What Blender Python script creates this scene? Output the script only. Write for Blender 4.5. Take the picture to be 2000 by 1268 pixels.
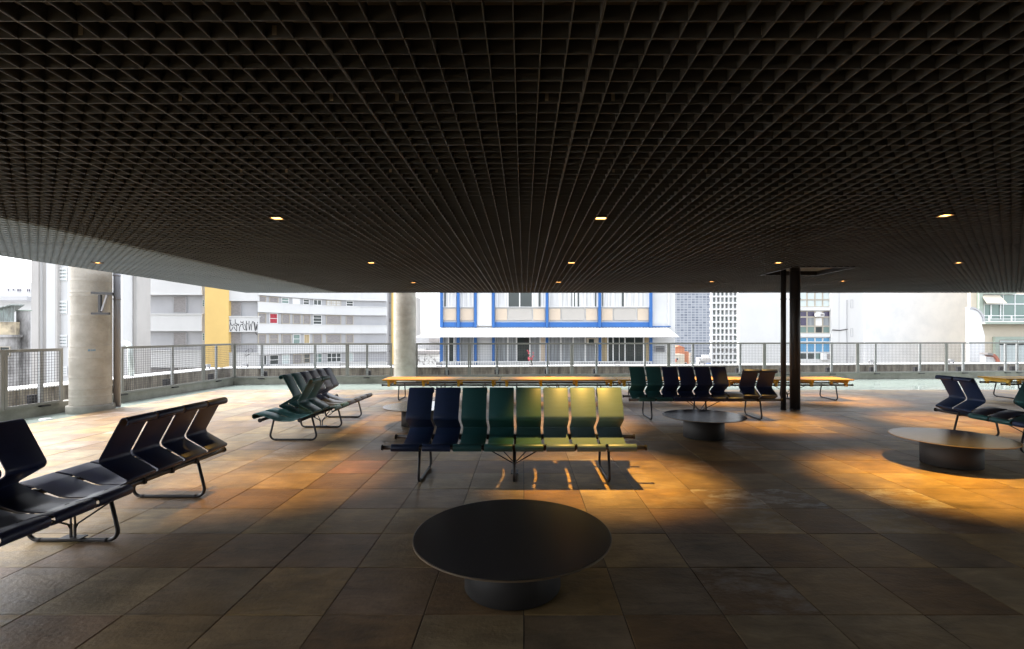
import bpy, math, random
from mathutils import Vector, Matrix, Euler
R = math.radians
random.seed(7)
sc = bpy.context.scene
for o in list(bpy.data.objects):
    bpy.data.objects.remove(o)

# ------------------------------------------------------------------ camera, sky, sun, exposure
FPX, CX, HY, EYE = 955.0, 1023.0, 654.0, 1.68          # focal length, principal column and horizon row of the photograph
cam_data = bpy.data.cameras.new('camera')
cam_data.sensor_width = 36.0
cam_data.lens = FPX / 2000.0 * 36.0
cam_data.shift_x = (1000.0 - CX) / 2000.0
cam_data.shift_y = (HY - 634.0) / 2000.0
cam_data.clip_start = 0.05
cam_data.clip_end = 6000.0
cam = bpy.data.objects.new('camera', cam_data)
sc.collection.objects.link(cam)
cam.location = (0, 0, EYE)
cam.rotation_euler = (R(90), 0, 0)
sc.camera = cam

SUN_EL, SUN_AZ = 46.0, 283.0        # azimuth clockwise from +Y (the view direction)
world = bpy.data.worlds.new('World')
sc.world = world
world.use_nodes = True
wn = world.node_tree
wn.nodes.clear()
wo = wn.nodes.new('ShaderNodeOutputWorld')
wb = wn.nodes.new('ShaderNodeBackground')
ws = wn.nodes.new('ShaderNodeTexSky')
ws.sky_type = 'NISHITA'
ws.sun_disc = False
ws.sun_elevation = R(SUN_EL)
ws.sun_rotation = R(SUN_AZ)
ws.air_density = 1.0
ws.dust_density = 4.0
ws.ozone_density = 1.0
ws.altitude = 760
wb.inputs['Strength'].default_value = 0.15
wh = wn.nodes.new('ShaderNodeHueSaturation')          # overcast: the sky's colour washed out
wh.inputs['Saturation'].default_value = 0.3
wn.links.new(ws.outputs[0], wh.inputs['Color'])
wn.links.new(wh.outputs[0], wb.inputs['Color'])
wn.links.new(wb.outputs[0], wo.inputs['Surface'])

sun_d = bpy.data.lights.new('sun', 'SUN')
sun_d.energy = 1.0
sun_d.angle = R(40)
sun_d.color = (1.0, 0.97, 0.93)
sun = bpy.data.objects.new('sun', sun_d)
sc.collection.objects.link(sun)
_d = Vector((math.sin(R(SUN_AZ)) * math.cos(R(SUN_EL)), math.cos(R(SUN_AZ)) * math.cos(R(SUN_EL)), math.sin(R(SUN_EL))))
sun.rotation_euler = _d.to_track_quat('Z', 'Y').to_euler()
sun.location = (-20, -20, 60)

sc.view_settings.view_transform = 'Standard'
sc.view_settings.look = 'None'
sc.view_settings.exposure = 2.35
sc.view_settings.gamma = 1.0
sc.view_settings.use_curve_mapping = False
sc.render.engine = 'CYCLES'
sc.cycles.use_denoising = True
sc.cycles.max_bounces = 6
sc.cycles.diffuse_bounces = 4
sc.cycles.glossy_bounces = 3
sc.cycles.sample_clamp_indirect = 6.0
sc.cycles.caustics_reflective = False
sc.cycles.caustics_refractive = False

LAMP_W = 165.0                      # watts of each ceiling downlight
LAMP_COL = (1.0, 0.55, 0.11)

# ------------------------------------------------------------------ materials
MATS = {}
def mat(name, col, rough=0.6, metal=0.0, var=0.0, scale=3.0, bump=0.0, bscale=40.0, stretch=(1, 1, 1), col2=None,
        emit=None, spec=0.5, coat=0.0):
    """Principled material with optional procedural colour variation (noise in object space) and fine relief."""
    if name in MATS:
        return MATS[name]
    m = bpy.data.materials.new(name)
    m.use_nodes = True
    nt = m.node_tree
    p = nt.nodes['Principled BSDF']
    p.inputs['Base Color'].default_value = (*col, 1)
    p.inputs['Roughness'].default_value = rough
    p.inputs['Metallic'].default_value = metal
    p.inputs['Specular IOR Level'].default_value = spec
    if coat:
        p.inputs['Coat Weight'].default_value = coat
    if emit:
        p.inputs['Emission Color'].default_value = (*emit[0], 1)
        p.inputs['Emission Strength'].default_value = emit[1]
    if var or bump or col2:
        geo = nt.nodes.new('ShaderNodeNewGeometry')
        mp = nt.nodes.new('ShaderNodeMapping')
        mp.inputs['Scale'].default_value = stretch
        nt.links.new(geo.outputs['Position'], mp.inputs['Vector'])
    if var or col2:
        n = nt.nodes.new('ShaderNodeTexNoise')
        n.inputs['Scale'].default_value = scale
        n.inputs['Detail'].default_value = 6
        n.inputs['Roughness'].default_value = 0.62
        nt.links.new(mp.outputs[0], n.inputs['Vector'])
        rmp = nt.nodes.new('ShaderNodeValToRGB')
        c2 = col2 or tuple(c * (1 - var) for c in col)
        rmp.color_ramp.elements[0].position = 0.32
        rmp.color_ramp.elements[0].color = (*c2, 1)
        rmp.color_ramp.elements[1].position = 0.62
        rmp.color_ramp.elements[1].color = (*col, 1)
        nt.links.new(n.outputs['Fac'], rmp.inputs['Fac'])
        nt.links.new(rmp.outputs['Color'], p.inputs['Base Color'])
    if bump:
        n2 = nt.nodes.new('ShaderNodeTexNoise')
        n2.inputs['Scale'].default_value = bscale
        n2.inputs['Detail'].default_value = 4
        nt.links.new(mp.outputs[0], n2.inputs['Vector'])
        b = nt.nodes.new('ShaderNodeBump')
        b.inputs['Strength'].default_value = bump
        b.inputs['Distance'].default_value = 0.01
        nt.links.new(n2.outputs['Fac'], b.inputs['Height'])
        nt.links.new(b.outputs['Normal'], p.inputs['Normal'])
    MATS[name] = m
    return m

M = {}
M['grid'] = mat('grid_paint', (0.105, 0.108, 0.106), 0.5, var=0.25, scale=1.2)
M['grid_pale'] = mat('pale_grid', (0.20, 0.222, 0.22), 0.5, var=0.12, scale=1.2)  # paler base colour for the grid panels left of the roof slab
M['slab'] = mat('slab_concrete', (0.22, 0.19, 0.15), 0.9, var=0.3, scale=0.8)
M['steel'] = mat('dark_steel', (0.035, 0.034, 0.036), 0.42, 0.25)
M['table'] = mat('table_lacquer', (0.042, 0.042, 0.047), 0.25, 0.0, bump=0.02, bscale=300, spec=0.6)
M['table_edge'] = mat('table_edge', (0.16, 0.115, 0.07), 0.5)
M['drum'] = mat('drum_lacquer', (0.032, 0.031, 0.032), 0.6, 0.0)
M['green'] = mat('green_plywood', (0.028, 0.115, 0.122), 0.42, var=0.12, scale=6, stretch=(1, 1, 6))
M['lit_green'] = mat('lit_green_plywood', (0.105, 0.165, 0.20), 0.42, var=0.10, scale=6, stretch=(1, 1, 6))  # the green seats again, downlight brightness put into the colour
M['half_lit_green'] = mat('half_lit_green_plywood', (0.045, 0.115, 0.115), 0.42, var=0.10, scale=6, stretch=(1, 1, 6))  # same green, part of the downlight's brightening painted in
M['navy'] = mat('navy_plywood', (0.020, 0.042, 0.115), 0.42, var=0.15, scale=6, stretch=(1, 1, 6))
M['ink'] = mat('blue_black_plywood', (0.020, 0.029, 0.080), 0.42, var=0.15, scale=6, stretch=(1, 1, 6))
M['slate'] = mat('slate_plywood', (0.055, 0.066, 0.115), 0.40, var=0.12, scale=6, stretch=(1, 1, 6))
M['yellow'] = mat('yellow_paint', (0.70, 0.42, 0.03), 0.5)
M['plank'] = mat('plank_wood', (0.72, 0.40, 0.035), 0.6, var=0.16, scale=5, stretch=(0.6, 9, 1))
M['fence'] = mat('fence_paint', (0.21, 0.205, 0.185), 0.5, var=0.1, scale=3)
M['wire'] = mat('galvanised_wire', (0.075, 0.07, 0.07), 0.6, 0.1)
M['post'] = mat('galvanised_post', (0.36, 0.37, 0.37), 0.5, 0.3)
M['pipe'] = mat('pipe_paint', (0.030, 0.030, 0.034), 0.45)
M['pipe_grey'] = mat('grey_pipe', (0.30, 0.30, 0.32), 0.45)
M['kerb'] = mat('kerb_concrete', (0.30, 0.29, 0.25), 0.85, var=0.35, scale=2.5, bump=0.25)
M['parapet'] = mat('parapet_stained', (0.34, 0.31, 0.26), 0.9, col2=(0.09, 0.075, 0.06), scale=2.2, stretch=(2.5, 2.5, 0.5), bump=0.3)
M['ledge'] = mat('ledge_paint', (0.80, 0.80, 0.79), 0.7, var=0.08, scale=2)
M['white'] = mat('white_render', (0.64, 0.64, 0.63), 0.85, var=0.06, scale=0.35, stretch=(1, 1, 0.35))
M['white_b'] = mat('white_render_clean', (0.64, 0.64, 0.625), 0.85, var=0.05, scale=0.5)
M['greywall'] = mat('grey_render', (0.42, 0.42, 0.43), 0.88, var=0.10, scale=0.5, stretch=(1, 1, 0.4))
M['stained'] = mat('stained_white_wall', (0.74, 0.745, 0.745), 0.9, col2=(0.65, 0.665, 0.675), scale=0.6, bump=0.15, bscale=4)
M['cream'] = mat('cream_panel', (0.60, 0.49, 0.37), 0.6, var=0.04)
M['greige'] = mat('greige_panel', (0.46, 0.43, 0.385), 0.6, var=0.04)
M['blue'] = mat('blue_paint', (0.025, 0.125, 0.37), 0.5, var=0.08, scale=1.5)
M['blue_glass'] = mat('blue_film_glass', (0.10, 0.30, 0.50), 0.12)
M['glass'] = mat('dark_glass', (0.035, 0.045, 0.045), 0.06)
M['glass_green'] = mat('greenish_glass', (0.15, 0.22, 0.20), 0.08)
M['glass_pale'] = mat('pale_glass', (0.50, 0.56, 0.55), 0.15)
M['glass_purple'] = mat('violet_curtain_glass', (0.06, 0.05, 0.10), 0.15)
M['curtain'] = mat('white_curtain', (0.68, 0.68, 0.67), 0.9, col2=(0.42, 0.42, 0.41), scale=9, stretch=(1.2, 1.2, 0.03))
M['curtain_grey'] = mat('grey_curtain', (0.33, 0.35, 0.36), 0.9, col2=(0.13, 0.135, 0.14), scale=9, stretch=(1.2, 1.2, 0.03))
M['curtain_tan'] = mat('tan_curtain', (0.50, 0.40, 0.24), 0.9, col2=(0.30, 0.23, 0.13), scale=9, stretch=(1.2, 1.2, 0.03))
M['curtain_red'] = mat('red_curtain', (0.45, 0.05, 0.07), 0.9, col2=(0.25, 0.03, 0.04), scale=4)
M['shutter'] = mat('weathered_shutter', (0.32, 0.30, 0.29), 0.8, col2=(0.18, 0.17, 0.17), scale=3, stretch=(1, 1, 9))
M['frame'] = mat('pale_window_frame', (0.72, 0.72, 0.71), 0.5)
M['frame_tan'] = mat('tan_window_frame', (0.45, 0.40, 0.32), 0.6)
M['orange_stripe'] = mat('yellow_render', (0.76, 0.53, 0.19), 0.8, var=0.06, scale=0.5)
M['concrete'] = mat('column_concrete', (0.47, 0.44, 0.385), 0.9, col2=(0.36, 0.33, 0.28), scale=2.2, stretch=(1.3, 1.3, 1.7), bump=0.5, bscale=22)
M['black'] = mat('black_paint', (0.015, 0.014, 0.018), 0.7)
M['dirty'] = mat('mouldy_wall', (0.42, 0.41, 0.40), 0.9, col2=(0.09, 0.085, 0.08), scale=0.9, stretch=(1, 1, 0.45))
M['ochre_wall'] = mat('peeling_ochre_wall', (0.62, 0.52, 0.36), 0.9, col2=(0.13, 0.11, 0.09), scale=0.8)
M['tin'] = mat('corrugated_tin', (0.36, 0.42, 0.40), 0.55, 0.3, col2=(0.16, 0.15, 0.14), scale=2, stretch=(3, 3, 0.5))
M['tower_conc'] = mat('pilaster_concrete', (0.48, 0.46, 0.435), 0.9, var=0.14, scale=0.5, stretch=(1, 1, 0.4))
M['beige'] = mat('beige_render', (0.56, 0.50, 0.40), 0.85, var=0.05)
M['sage'] = mat('sage_trim', (0.33, 0.39, 0.33), 0.7, var=0.12, scale=2)
M['brick_red'] = mat('red_brick', (0.48, 0.15, 0.09), 0.8, var=0.2, scale=3)
M['salmon'] = mat('salmon_render', (0.55, 0.22, 0.12), 0.85, var=0.08)
M['metal_grey'] = mat('grey_metal', (0.42, 0.42, 0.43), 0.45, 0.4)
M['lamp_housing'] = mat('lamp_housing', (0.05, 0.045, 0.04), 0.5)
M['lens'] = mat('lamp_lens', (0.5, 0.4, 0.25), 0.4, emit=((1.0, 0.45, 0.12), 1.9))
M['pink'] = mat('pink_petal', (0.55, 0.06, 0.10), 0.6)
M['pot'] = mat('pot_grey', (0.2, 0.2, 0.2), 0.7)
M['stem'] = mat('plant_stem', (0.06, 0.08, 0.03), 0.7)
M['sprayblue'] = mat('blue_spray', (0.10, 0.28, 0.45), 0.7)
M['ground'] = mat('city_ground', (0.20, 0.19, 0.18), 0.95, var=0.3, scale=0.05)
M['duct'] = mat('galvanised_duct', (0.45, 0.49, 0.46), 0.45, 0.4)
M['grout'] = mat('grout', (0.045, 0.042, 0.038), 0.95)

# water: shallow pool over pale green lining
def water_mat():
    m = mat('pool_water', (0.46, 0.54, 0.49), 0.05, var=0.12, scale=0.6)
    nt = m.node_tree
    p = nt.nodes['Principled BSDF']
    p.inputs['IOR'].default_value = 1.33
    n = nt.nodes.new('ShaderNodeTexNoise')
    n.inputs['Scale'].default_value = 5
    n.inputs['Detail'].default_value = 2
    geo = nt.nodes.new('ShaderNodeNewGeometry')
    nt.links.new(geo.outputs['Position'], n.inputs['Vector'])
    b = nt.nodes.new('ShaderNodeBump')
    b.inputs['Strength'].default_value = 0.05
    b.inputs['Distance'].default_value = 0.02
    nt.links.new(n.outputs['Fac'], b.inputs['Height'])
    nt.links.new(b.outputs['Normal'], p.inputs['Normal'])
    return m
M['water'] = water_mat()

# stone tiles: each slab has its own tint (mesh colour attribute), strata streaks and relief
def stone_mat():
    m = bpy.data.materials.new('sandstone_tile')
    m.use_nodes = True
    nt = m.node_tree
    N, L = nt.nodes, nt.links
    p = N['Principled BSDF']
    at = N.new('ShaderNodeAttribute'); at.attribute_name = 'tint'
    sep = N.new('ShaderNodeSeparateColor'); L.new(at.outputs['Color'], sep.inputs[0])
    geo = N.new('ShaderNodeNewGeometry')
    off = N.new('ShaderNodeVectorMath'); off.operation = 'MULTIPLY_ADD'
    off.inputs[1].default_value = (37, 53, 71)
    L.new(at.outputs['Vector'], off.inputs[0]); L.new(geo.outputs['Position'], off.inputs[2])
    base = N.new('ShaderNodeValToRGB')
    cr = base.color_ramp
    cols = [(0.0, (0.27, 0.170, 0.088)), (0.15, (0.36, 0.255, 0.140)), (0.30, (0.285, 0.215, 0.145)), (0.44, (0.395, 0.265, 0.122)),
            (0.58, (0.375, 0.285, 0.172)), (0.72, (0.32, 0.215, 0.138)), (0.86, (0.43, 0.31, 0.160)), (0.995, (0.39, 0.205, 0.115))]
    cr.interpolation = 'CONSTANT'
    while len(cr.elements) < len(cols):
        cr.elements.new(0.5)
    for e, (po, c) in zip(cr.elements, cols):
        e.position = po; e.color = (*c, 1)
    L.new(sep.outputs[0], base.inputs[0])
    # strata streaks
    mp = N.new('ShaderNodeMapping'); mp.inputs['Scale'].default_value = (1.6, 4.6, 1)
    L.new(off.outputs[0], mp.inputs['Vector'])
    n1 = N.new('ShaderNodeTexNoise'); n1.inputs['Scale'].default_value = 2.4; n1.inputs['Detail'].default_value = 8
    n1.inputs['Roughness'].default_value = 0.65; n1.inputs['Distortion'].default_value = 0.6
    L.new(mp.outputs[0], n1.inputs['Vector'])
    n2 = N.new('ShaderNodeTexNoise'); n2.inputs['Scale'].default_value = 2.2; n2.inputs['Detail'].default_value = 4
    L.new(off.outputs[0], n2.inputs['Vector'])
    r1 = N.new('ShaderNodeMapRange'); r1.inputs[1].default_value = 0.3; r1.inputs[2].default_value = 0.72
    r1.inputs[3].default_value = 0.66; r1.inputs[4].default_value = 1.24
    L.new(n1.outputs['Fac'], r1.inputs[0])
    r2 = N.new('ShaderNodeMapRange'); r2.inputs[1].default_value = 0.3; r2.inputs[2].default_value = 0.7
    r2.inputs[3].default_value = 0.62; r2.inputs[4].default_value = 1.25
    L.new(n2.outputs['Fac'], r2.inputs[0])
    mu = N.new('ShaderNodeMath'); mu.operation = 'MULTIPLY'
    L.new(r1.outputs[0], mu.inputs[0]); L.new(r2.outputs[0], mu.inputs[1])
    vm = N.new('ShaderNodeVectorMath'); vm.operation = 'SCALE'
    L.new(base.outputs[0], vm.inputs[0]); L.new(mu.outputs[0], vm.inputs['Scale'])
    # warm ochre clouding
    warm = N.new('ShaderNodeMix'); warm.data_type = 'RGBA'
    warm.inputs['B'].default_value = (0.30, 0.195, 0.085, 1)
    n4 = N.new('ShaderNodeTexNoise'); n4.inputs['Scale'].default_value = 1.7; n4.inputs['Detail'].default_value = 5
    o4 = N.new('ShaderNodeVectorMath'); o4.inputs[1].default_value = (11, 7, 3); L.new(off.outputs[0], o4.inputs[0]); L.new(o4.outputs[0], n4.inputs['Vector'])
    r4 = N.new('ShaderNodeMapRange'); r4.inputs[1].default_value = 0.5; r4.inputs[2].default_value = 0.75; r4.inputs[4].default_value = 0.6
    L.new(n4.outputs['Fac'], r4.inputs[0]); L.new(r4.outputs[0], warm.inputs['Factor']); L.new(vm.outputs[0], warm.inputs['A'])
    # pale mineral bloom on some tiles (blue channel of the tint says how much)
    n3 = N.new('ShaderNodeTexNoise'); n3.inputs['Scale'].default_value = 2.6; n3.inputs['Detail'].default_value = 10; n3.inputs['Roughness'].default_value = 0.72; n3.inputs['Distortion'].default_value = 0.3
    mp3 = N.new('ShaderNodeMapping'); mp3.inputs['Scale'].default_value = (1.1, 2.2, 1); mp3.inputs['Location'].default_value = (3, 9, 0)
    L.new(off.outputs[0], mp3.inputs['Vector']); L.new(mp3.outputs[0], n3.inputs['Vector'])
    r3 = N.new('ShaderNodeMapRange'); r3.inputs[1].default_value = 0.47; r3.inputs[2].default_value = 0.62
    L.new(n3.outputs['Fac'], r3.inputs[0])
    m3 = N.new('ShaderNodeMath'); m3.operation = 'MULTIPLY'; L.new(r3.outputs[0], m3.inputs[0]); L.new(sep.outputs[2], m3.inputs[1])
    mx = N.new('ShaderNodeMix'); mx.data_type = 'RGBA'; mx.inputs['B'].default_value = (0.62, 0.60, 0.57, 1)
    L.new(m3.outputs[0], mx.inputs['Factor']); L.new(warm.outputs['Result'], mx.inputs['A'])
    L.new(mx.outputs['Result'], p.inputs['Base Color'])
    rr = N.new('ShaderNodeMapRange'); rr.inputs[3].default_value = 0.32; rr.inputs[4].default_value = 0.62
    L.new(n1.outputs['Fac'], rr.inputs[0]); L.new(rr.outputs[0], p.inputs['Roughness'])
    p.inputs['Specular IOR Level'].default_value = 0.32
    # relief: strata plus pitting
    n5 = N.new('ShaderNodeTexNoise'); n5.inputs['Scale'].default_value = 34; n5.inputs['Detail'].default_value = 4
    L.new(off.outputs[0], n5.inputs['Vector'])
    ad = N.new('ShaderNodeMath'); ad.operation = 'MULTIPLY_ADD'; ad.inputs[1].default_value = 0.6
    L.new(n5.outputs['Fac'], ad.inputs[0]); L.new(n1.outputs['Fac'], ad.inputs[2])
    b = N.new('ShaderNodeBump'); b.inputs['Strength'].default_value = 0.7; b.inputs['Distance'].default_value = 0.009
    L.new(ad.outputs[0], b.inputs['Height']); L.new(b.outputs['Normal'], p.inputs['Normal'])
    return m
M['stone'] = stone_mat()

# far tower: rows of windows too small to tell apart
def tower_mat():
    m = bpy.data.materials.new('far_tower_facade')
    m.use_nodes = True
    nt = m.node_tree
    N, L = nt.nodes, nt.links
    p = N['Principled BSDF']
    geo = N.new('ShaderNodeNewGeometry')
    mp = N.new('ShaderNodeMapping'); mp.inputs['Rotation'].default_value = (R(-90), 0, 0)
    L.new(geo.outputs['Position'], mp.inputs['Vector'])
    br = N.new('ShaderNodeTexBrick')
    br.offset = 0.0
    br.inputs['Color1'].default_value = (0.13, 0.15, 0.19, 1)
    br.inputs['Color2'].default_value = (0.26, 0.28, 0.315, 1)
    br.inputs['Mortar'].default_value = (0.36, 0.375, 0.40, 1)
    br.inputs['Scale'].default_value = 1.0
    br.inputs['Mortar Size'].default_value = 0.35
    br.inputs['Brick Width'].default_value = 3.2
    br.inputs['Row Height'].default_value = 2.2
    L.new(mp.outputs[0], br.inputs['Vector'])
    L.new(br.outputs['Color'], p.inputs['Base Color'])
    p.inputs['Roughness'].default_value = 0.5
    return m
M['tower'] = tower_mat()

# ------------------------------------------------------------------ geometry helpers
COL = sc.collection
class MB:
    def __init__(self):
        self.v = []; self.f = []; self.smooth = []
    def box(self, x0, x1, y0, y1, z0, z1):
        b = len(self.v)
        self.v += [(x0, y0, z0), (x1, y0, z0), (x1, y1, z0), (x0, y1, z0), (x0, y0, z1), (x1, y0, z1), (x1, y1, z1), (x0, y1, z1)]
        self.f += [tuple(b + i for i in q) for q in ((0, 3, 2, 1), (4, 5, 6, 7), (0, 1, 5, 4), (1, 2, 6, 5), (2, 3, 7, 6), (3, 0, 4, 7))]
        self.smooth += [False] * 6
        return self
    def hexa(self, pts):
        b = len(self.v)
        self.v += [tuple(p) for p in pts]
        self.f += [tuple(b + i for i in q) for q in ((0, 3, 2, 1), (4, 5, 6, 7), (0, 1, 5, 4), (1, 2, 6, 5), (2, 3, 7, 6), (3, 0, 4, 7))]
        self.smooth += [False] * 6
        return self
    def bar(self, a, c, w, t, up=(0, 0, 1)):
        """rectangular bar from a to c: w across, t along up."""
        a, c = Vector(a), Vector(c)
        d = (c - a).normalized()
        u = Vector(up)
        s = d.cross(u)
        if s.length < 1e-5:
            u = Vector((0, 1, 0)); s = d.cross(u)
        s.normalize(); u = s.cross(d).normalized()
        s *= w / 2; u *= t / 2
        return self.hexa([a - s - u, a + s - u, c + s - u, c - s - u, a - s + u, a + s + u, c + s + u, c - s + u])
    def tube(self, pts, r, seg=10, cap=True):
        pts = [Vector(p) for p in pts]
        n = len(pts)
        tg = []
        for i in range(n):
            a = pts[max(i - 1, 0)]; c = pts[min(i + 1, n - 1)]
            tg.append((c - a).normalized())
        ref = Vector((0, 0, 1)) if abs(tg[0].z) < 0.9 else Vector((1, 0, 0))
        nrm = (ref - tg[0] * ref.dot(tg[0])).normalized()
        rings = []
        for i in range(n):
            nrm = (nrm - tg[i] * nrm.dot(tg[i]))
            nrm.normalize()
            bn = tg[i].cross(nrm)
            b = len(self.v)
            for k in range(seg):
                an = 2 * math.pi * k / seg
                q = pts[i] + (nrm * math.cos(an) + bn * math.sin(an)) * r
                self.v.append(tuple(q))
            rings.append(b)
        for i in range(n - 1):
            a, c = rings[i], rings[i + 1]
            for k in range(seg):
                k2 = (k + 1) % seg
                self.f.append((a + k, a + k2, c + k2, c + k)); self.smooth.append(True)
        if cap:
            self.f.append(tuple(rings[0] + k for k in reversed(range(seg)))); self.smooth.append(False)
            self.f.append(tuple(rings[-1] + k for k in range(seg))); self.smooth.append(False)
        return self
    def lathe(self, prof, seg=64, cx=0, cy=0):
        """prof: list of (radius, z, smooth-to-next)."""
        rings = []
        for (r, z) in prof:
            b = len(self.v)
            for k in range(seg):
                an = 2 * math.pi * k / seg
                self.v.append((cx + r * math.cos(an), cy + r * math.sin(an), z))
            rings.append(b)
        for i in range(len(prof) - 1):
            a, c = rings[i], rings[i + 1]
            sm = abs(prof[i][1] - prof[i + 1][1]) > 1e-6
            for k in range(seg):
                k2 = (k + 1) % seg
                self.f.append((a + k, a + k2, c + k2, c + k)); self.smooth.append(sm)
        self.f.append(tuple(rings[0] + k for k in reversed(range(seg)))); self.smooth.append(False)
        self.f.append(tuple(rings[-1] + k for k in range(seg))); self.smooth.append(False)
        return self
    def prism(self, poly, a, c, axis='y'):
        """extrude a polygon given in (x,z) from y=a to y=c (axis y), or in (y,z) along x."""
        b = len(self.v); n = len(poly)
        for t in (a, c):
            for (p, q) in poly:
                self.v.append((p, t, q) if axis == 'y' else (t, p, q))
        for i in range(n):
            j = (i + 1) % n
            self.f.append((b + i, b + j, b + n + j, b + n + i)); self.smooth.append(False)
        self.f.append(tuple(b + i for i in reversed(range(n)))); self.smooth.append(False)
        self.f.append(tuple(b + n + i for i in range(n))); self.smooth.append(False)
        return self
    def mesh(self, name, m, offset=None):
        me = bpy.data.meshes.new(name)
        v = self.v
        if offset is not None:
            v = [(x - offset[0], y - offset[1], z - offset[2]) for (x, y, z) in v]
        me.from_pydata(v, [], self.f)
        me.polygons.foreach_set('use_smooth', self.smooth)
        me.validate()
        if m is not None:
            me.materials.append(m)
        return me
    def build(self, name, m, parent=None, local=False):
        """link as one object; coordinates are world ones unless local (then they are the parent's)."""
        off = None
        if parent is not None and not local:
            off = parent.matrix_basis.translation
            if parent.parent is not None:
                off = off + parent.parent.matrix_basis.translation
        o = bpy.data.objects.new(name, self.mesh(name, m, off))
        COL.objects.link(o)
        o.parent = parent
        return o

def recalc(o):
    import bmesh
    bm = bmesh.new(); bm.from_mesh(o.data)
    bmesh.ops.recalc_face_normals(bm, faces=bm.faces)
    bm.to_mesh(o.data); bm.free()
    return o

def tag(o, label=None, cat=None, group=None, kind=None):
    if label: o['label'] = label
    if cat: o['category'] = cat
    if group: o['group'] = group
    if kind: o['kind'] = kind
    return o
def thing(name, label, cat, loc=(0, 0, 0), rz=0.0, group=None):
    o = bpy.data.objects.new(name, None)
    COL.objects.link(o)
    o.location = loc
    o.rotation_euler = (0, 0, rz)
    o.empty_display_size = 0.2
    return tag(o, label, cat, group)
def link(name, me, parent, loc=(0, 0, 0), rot=(0, 0, 0)):
    o = bpy.data.objects.new(name, me)
    COL.objects.link(o)
    o.parent = parent
    o.location = loc
    o.rotation_euler = rot
    return o
def PX(x, Y): return (x - CX) * Y / FPX              # photograph column -> metres at distance Y
def PZ(y, Y): return EYE - (y - HY) * Y / FPX        # photograph row -> height at distance Y
def fillet(pts, n=5):
    """pts: list of (x, y, r); round each inner corner with radius r."""
    out = []
    for i, (x, y, r) in enumerate(pts):
        if i == 0 or i == len(pts) - 1 or r <= 0:
            out.append((x, y)); continue
        p = Vector((x, y)); a = Vector(pts[i - 1][:2]) - p; c = Vector(pts[i + 1][:2]) - p
        la, lc = a.length, c.length
        a.normalize(); c.normalize()
        ang = math.acos(max(-1, min(1, a.dot(c))))
        t = min(r / math.tan(ang / 2), la * 0.49, lc * 0.49)
        rr = t * math.tan(ang / 2)
        ctr = p + (a + c).normalized() * (rr / math.sin(ang / 2))
        s = p + a * t; e = p + c * t
        a0 = math.atan2(s.y - ctr.y, s.x - ctr.x); a1 = math.atan2(e.y - ctr.y, e.x - ctr.x)
        da = (a1 - a0 + math.pi) % (2 * math.pi) - math.pi
        for k in range(n + 1):
            an = a0 + da * k / n
            out.append((ctr.x + rr * math.cos(an), ctr.y + rr * math.sin(an)))
    return out

# ------------------------------------------------------------------ ground, floor, water
gm = MB(); gm.box(-2500, 2500, -2500, 2500, -30.2, -30)
tag(gm.build('ground', M['ground']), kind='structure')

T = 0.6
FX0, FX1, FY0, FY1 = -9.31, 22.0, -6.67, 14.93          # paved area
YJ = -0.067
fm = MB(); fm.box(FX0, FX1, FY0, FY1, -0.35, -0.006)
floor = tag(fm.build('floor', M['grout']), kind='structure')
tiles = []
nx0 = math.floor(FX0 / T); nx1 = math.ceil(FX1 / T)
ny0 = math.floor((FY0 - YJ) / T); ny1 = math.ceil((FY1 - YJ) / T)
for i in range(nx0, nx1):
    for j in range(ny0, ny1):
        x0, x1 = max(i * T, FX0), min((i + 1) * T, FX1)
        y0, y1 = max(j * T + YJ, FY0), min((j + 1) * T + YJ, FY1)
        if x1 - x0 < 0.05 or y1 - y0 < 0.05:
            continue
        tiles.append((x0, x1, y0, y1))
def tile_geo(mb, x0, x1, y0, y1):
    rnd = random.Random(int(x0 * 1000) * 7919 + int(y0 * 1000))
    g = 0.0024; c = 0.003
    h = rnd.uniform(-0.0012, 0.0012); tx = rnd.uniform(-1, 1) * 0.0010; ty = rnd.uniform(-1, 1) * 0.0010
    b = len(mb.v)
    for (ins, z) in ((0.0, -0.03), (0.0, -0.003), (c, 0.0)):
        for (x, y, sx, sy) in ((x0 + g, y0 + g, 1, 1), (x1 - g, y0 + g, -1, 1), (x1 - g, y1 - g, -1, -1), (x0 + g, y1 - g, 1, -1)):
            zz = z + (h - sx * tx - sy * ty if z > -0.02 else 0)
            mb.v.append((x + sx * ins, y + sy * ins, zz))
    for lv in (0, 4):
        for k in range(4):
            k2 = (k + 1) % 4
            mb.f.append((b + lv + k, b + lv + k2, b + lv + 4 + k2, b + lv + 4 + k)); mb.smooth.append(False)
    mb.f.append((b + 8, b + 9, b + 10, b + 11)); mb.smooth.append(False)
    # tint: palette position, spare, amount of pale bloom
    bloom = 0.0
    cx, cy = (x0 + x1) / 2, (y0 + y1) / 2
    if 1.8 < cx < 4.0 and 4.0 < cy < 5.3:
        bloom = rnd.choice((0.0, 0.25, 0.6, 0.9))
    elif rnd.random() < 0.12:
        bloom = rnd.uniform(0.1, 0.4)
    t = (rnd.random() * 0.965, rnd.random(), bloom, 1.0)
    if -2.52 < cx < -1.9 and 5.9 < cy < 6.6:
        t = (0.999, 0.3, 0.0, 1.0)                       # the one rust-red slab
    return [t] * 9
def set_tint(me, tints):
    at = me.attributes.new('tint', 'FLOAT_COLOR', 'FACE')
    flat = [c for t in tints for c in t]
    at.data.foreach_set('color', flat)
def tile_size(t):
    cx, cy = (t[0] + t[1]) / 2, (t[2] + t[3]) / 2
    if cy < 1.9: return 0
    px = cx / cy * FPX + CX
    if px < -120 or px > 2120: return 0
    return 1.0 / cy ** 3
order = sorted(tiles, key=tile_size, reverse=True)
near, far = order[:300], order[300:]
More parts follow.
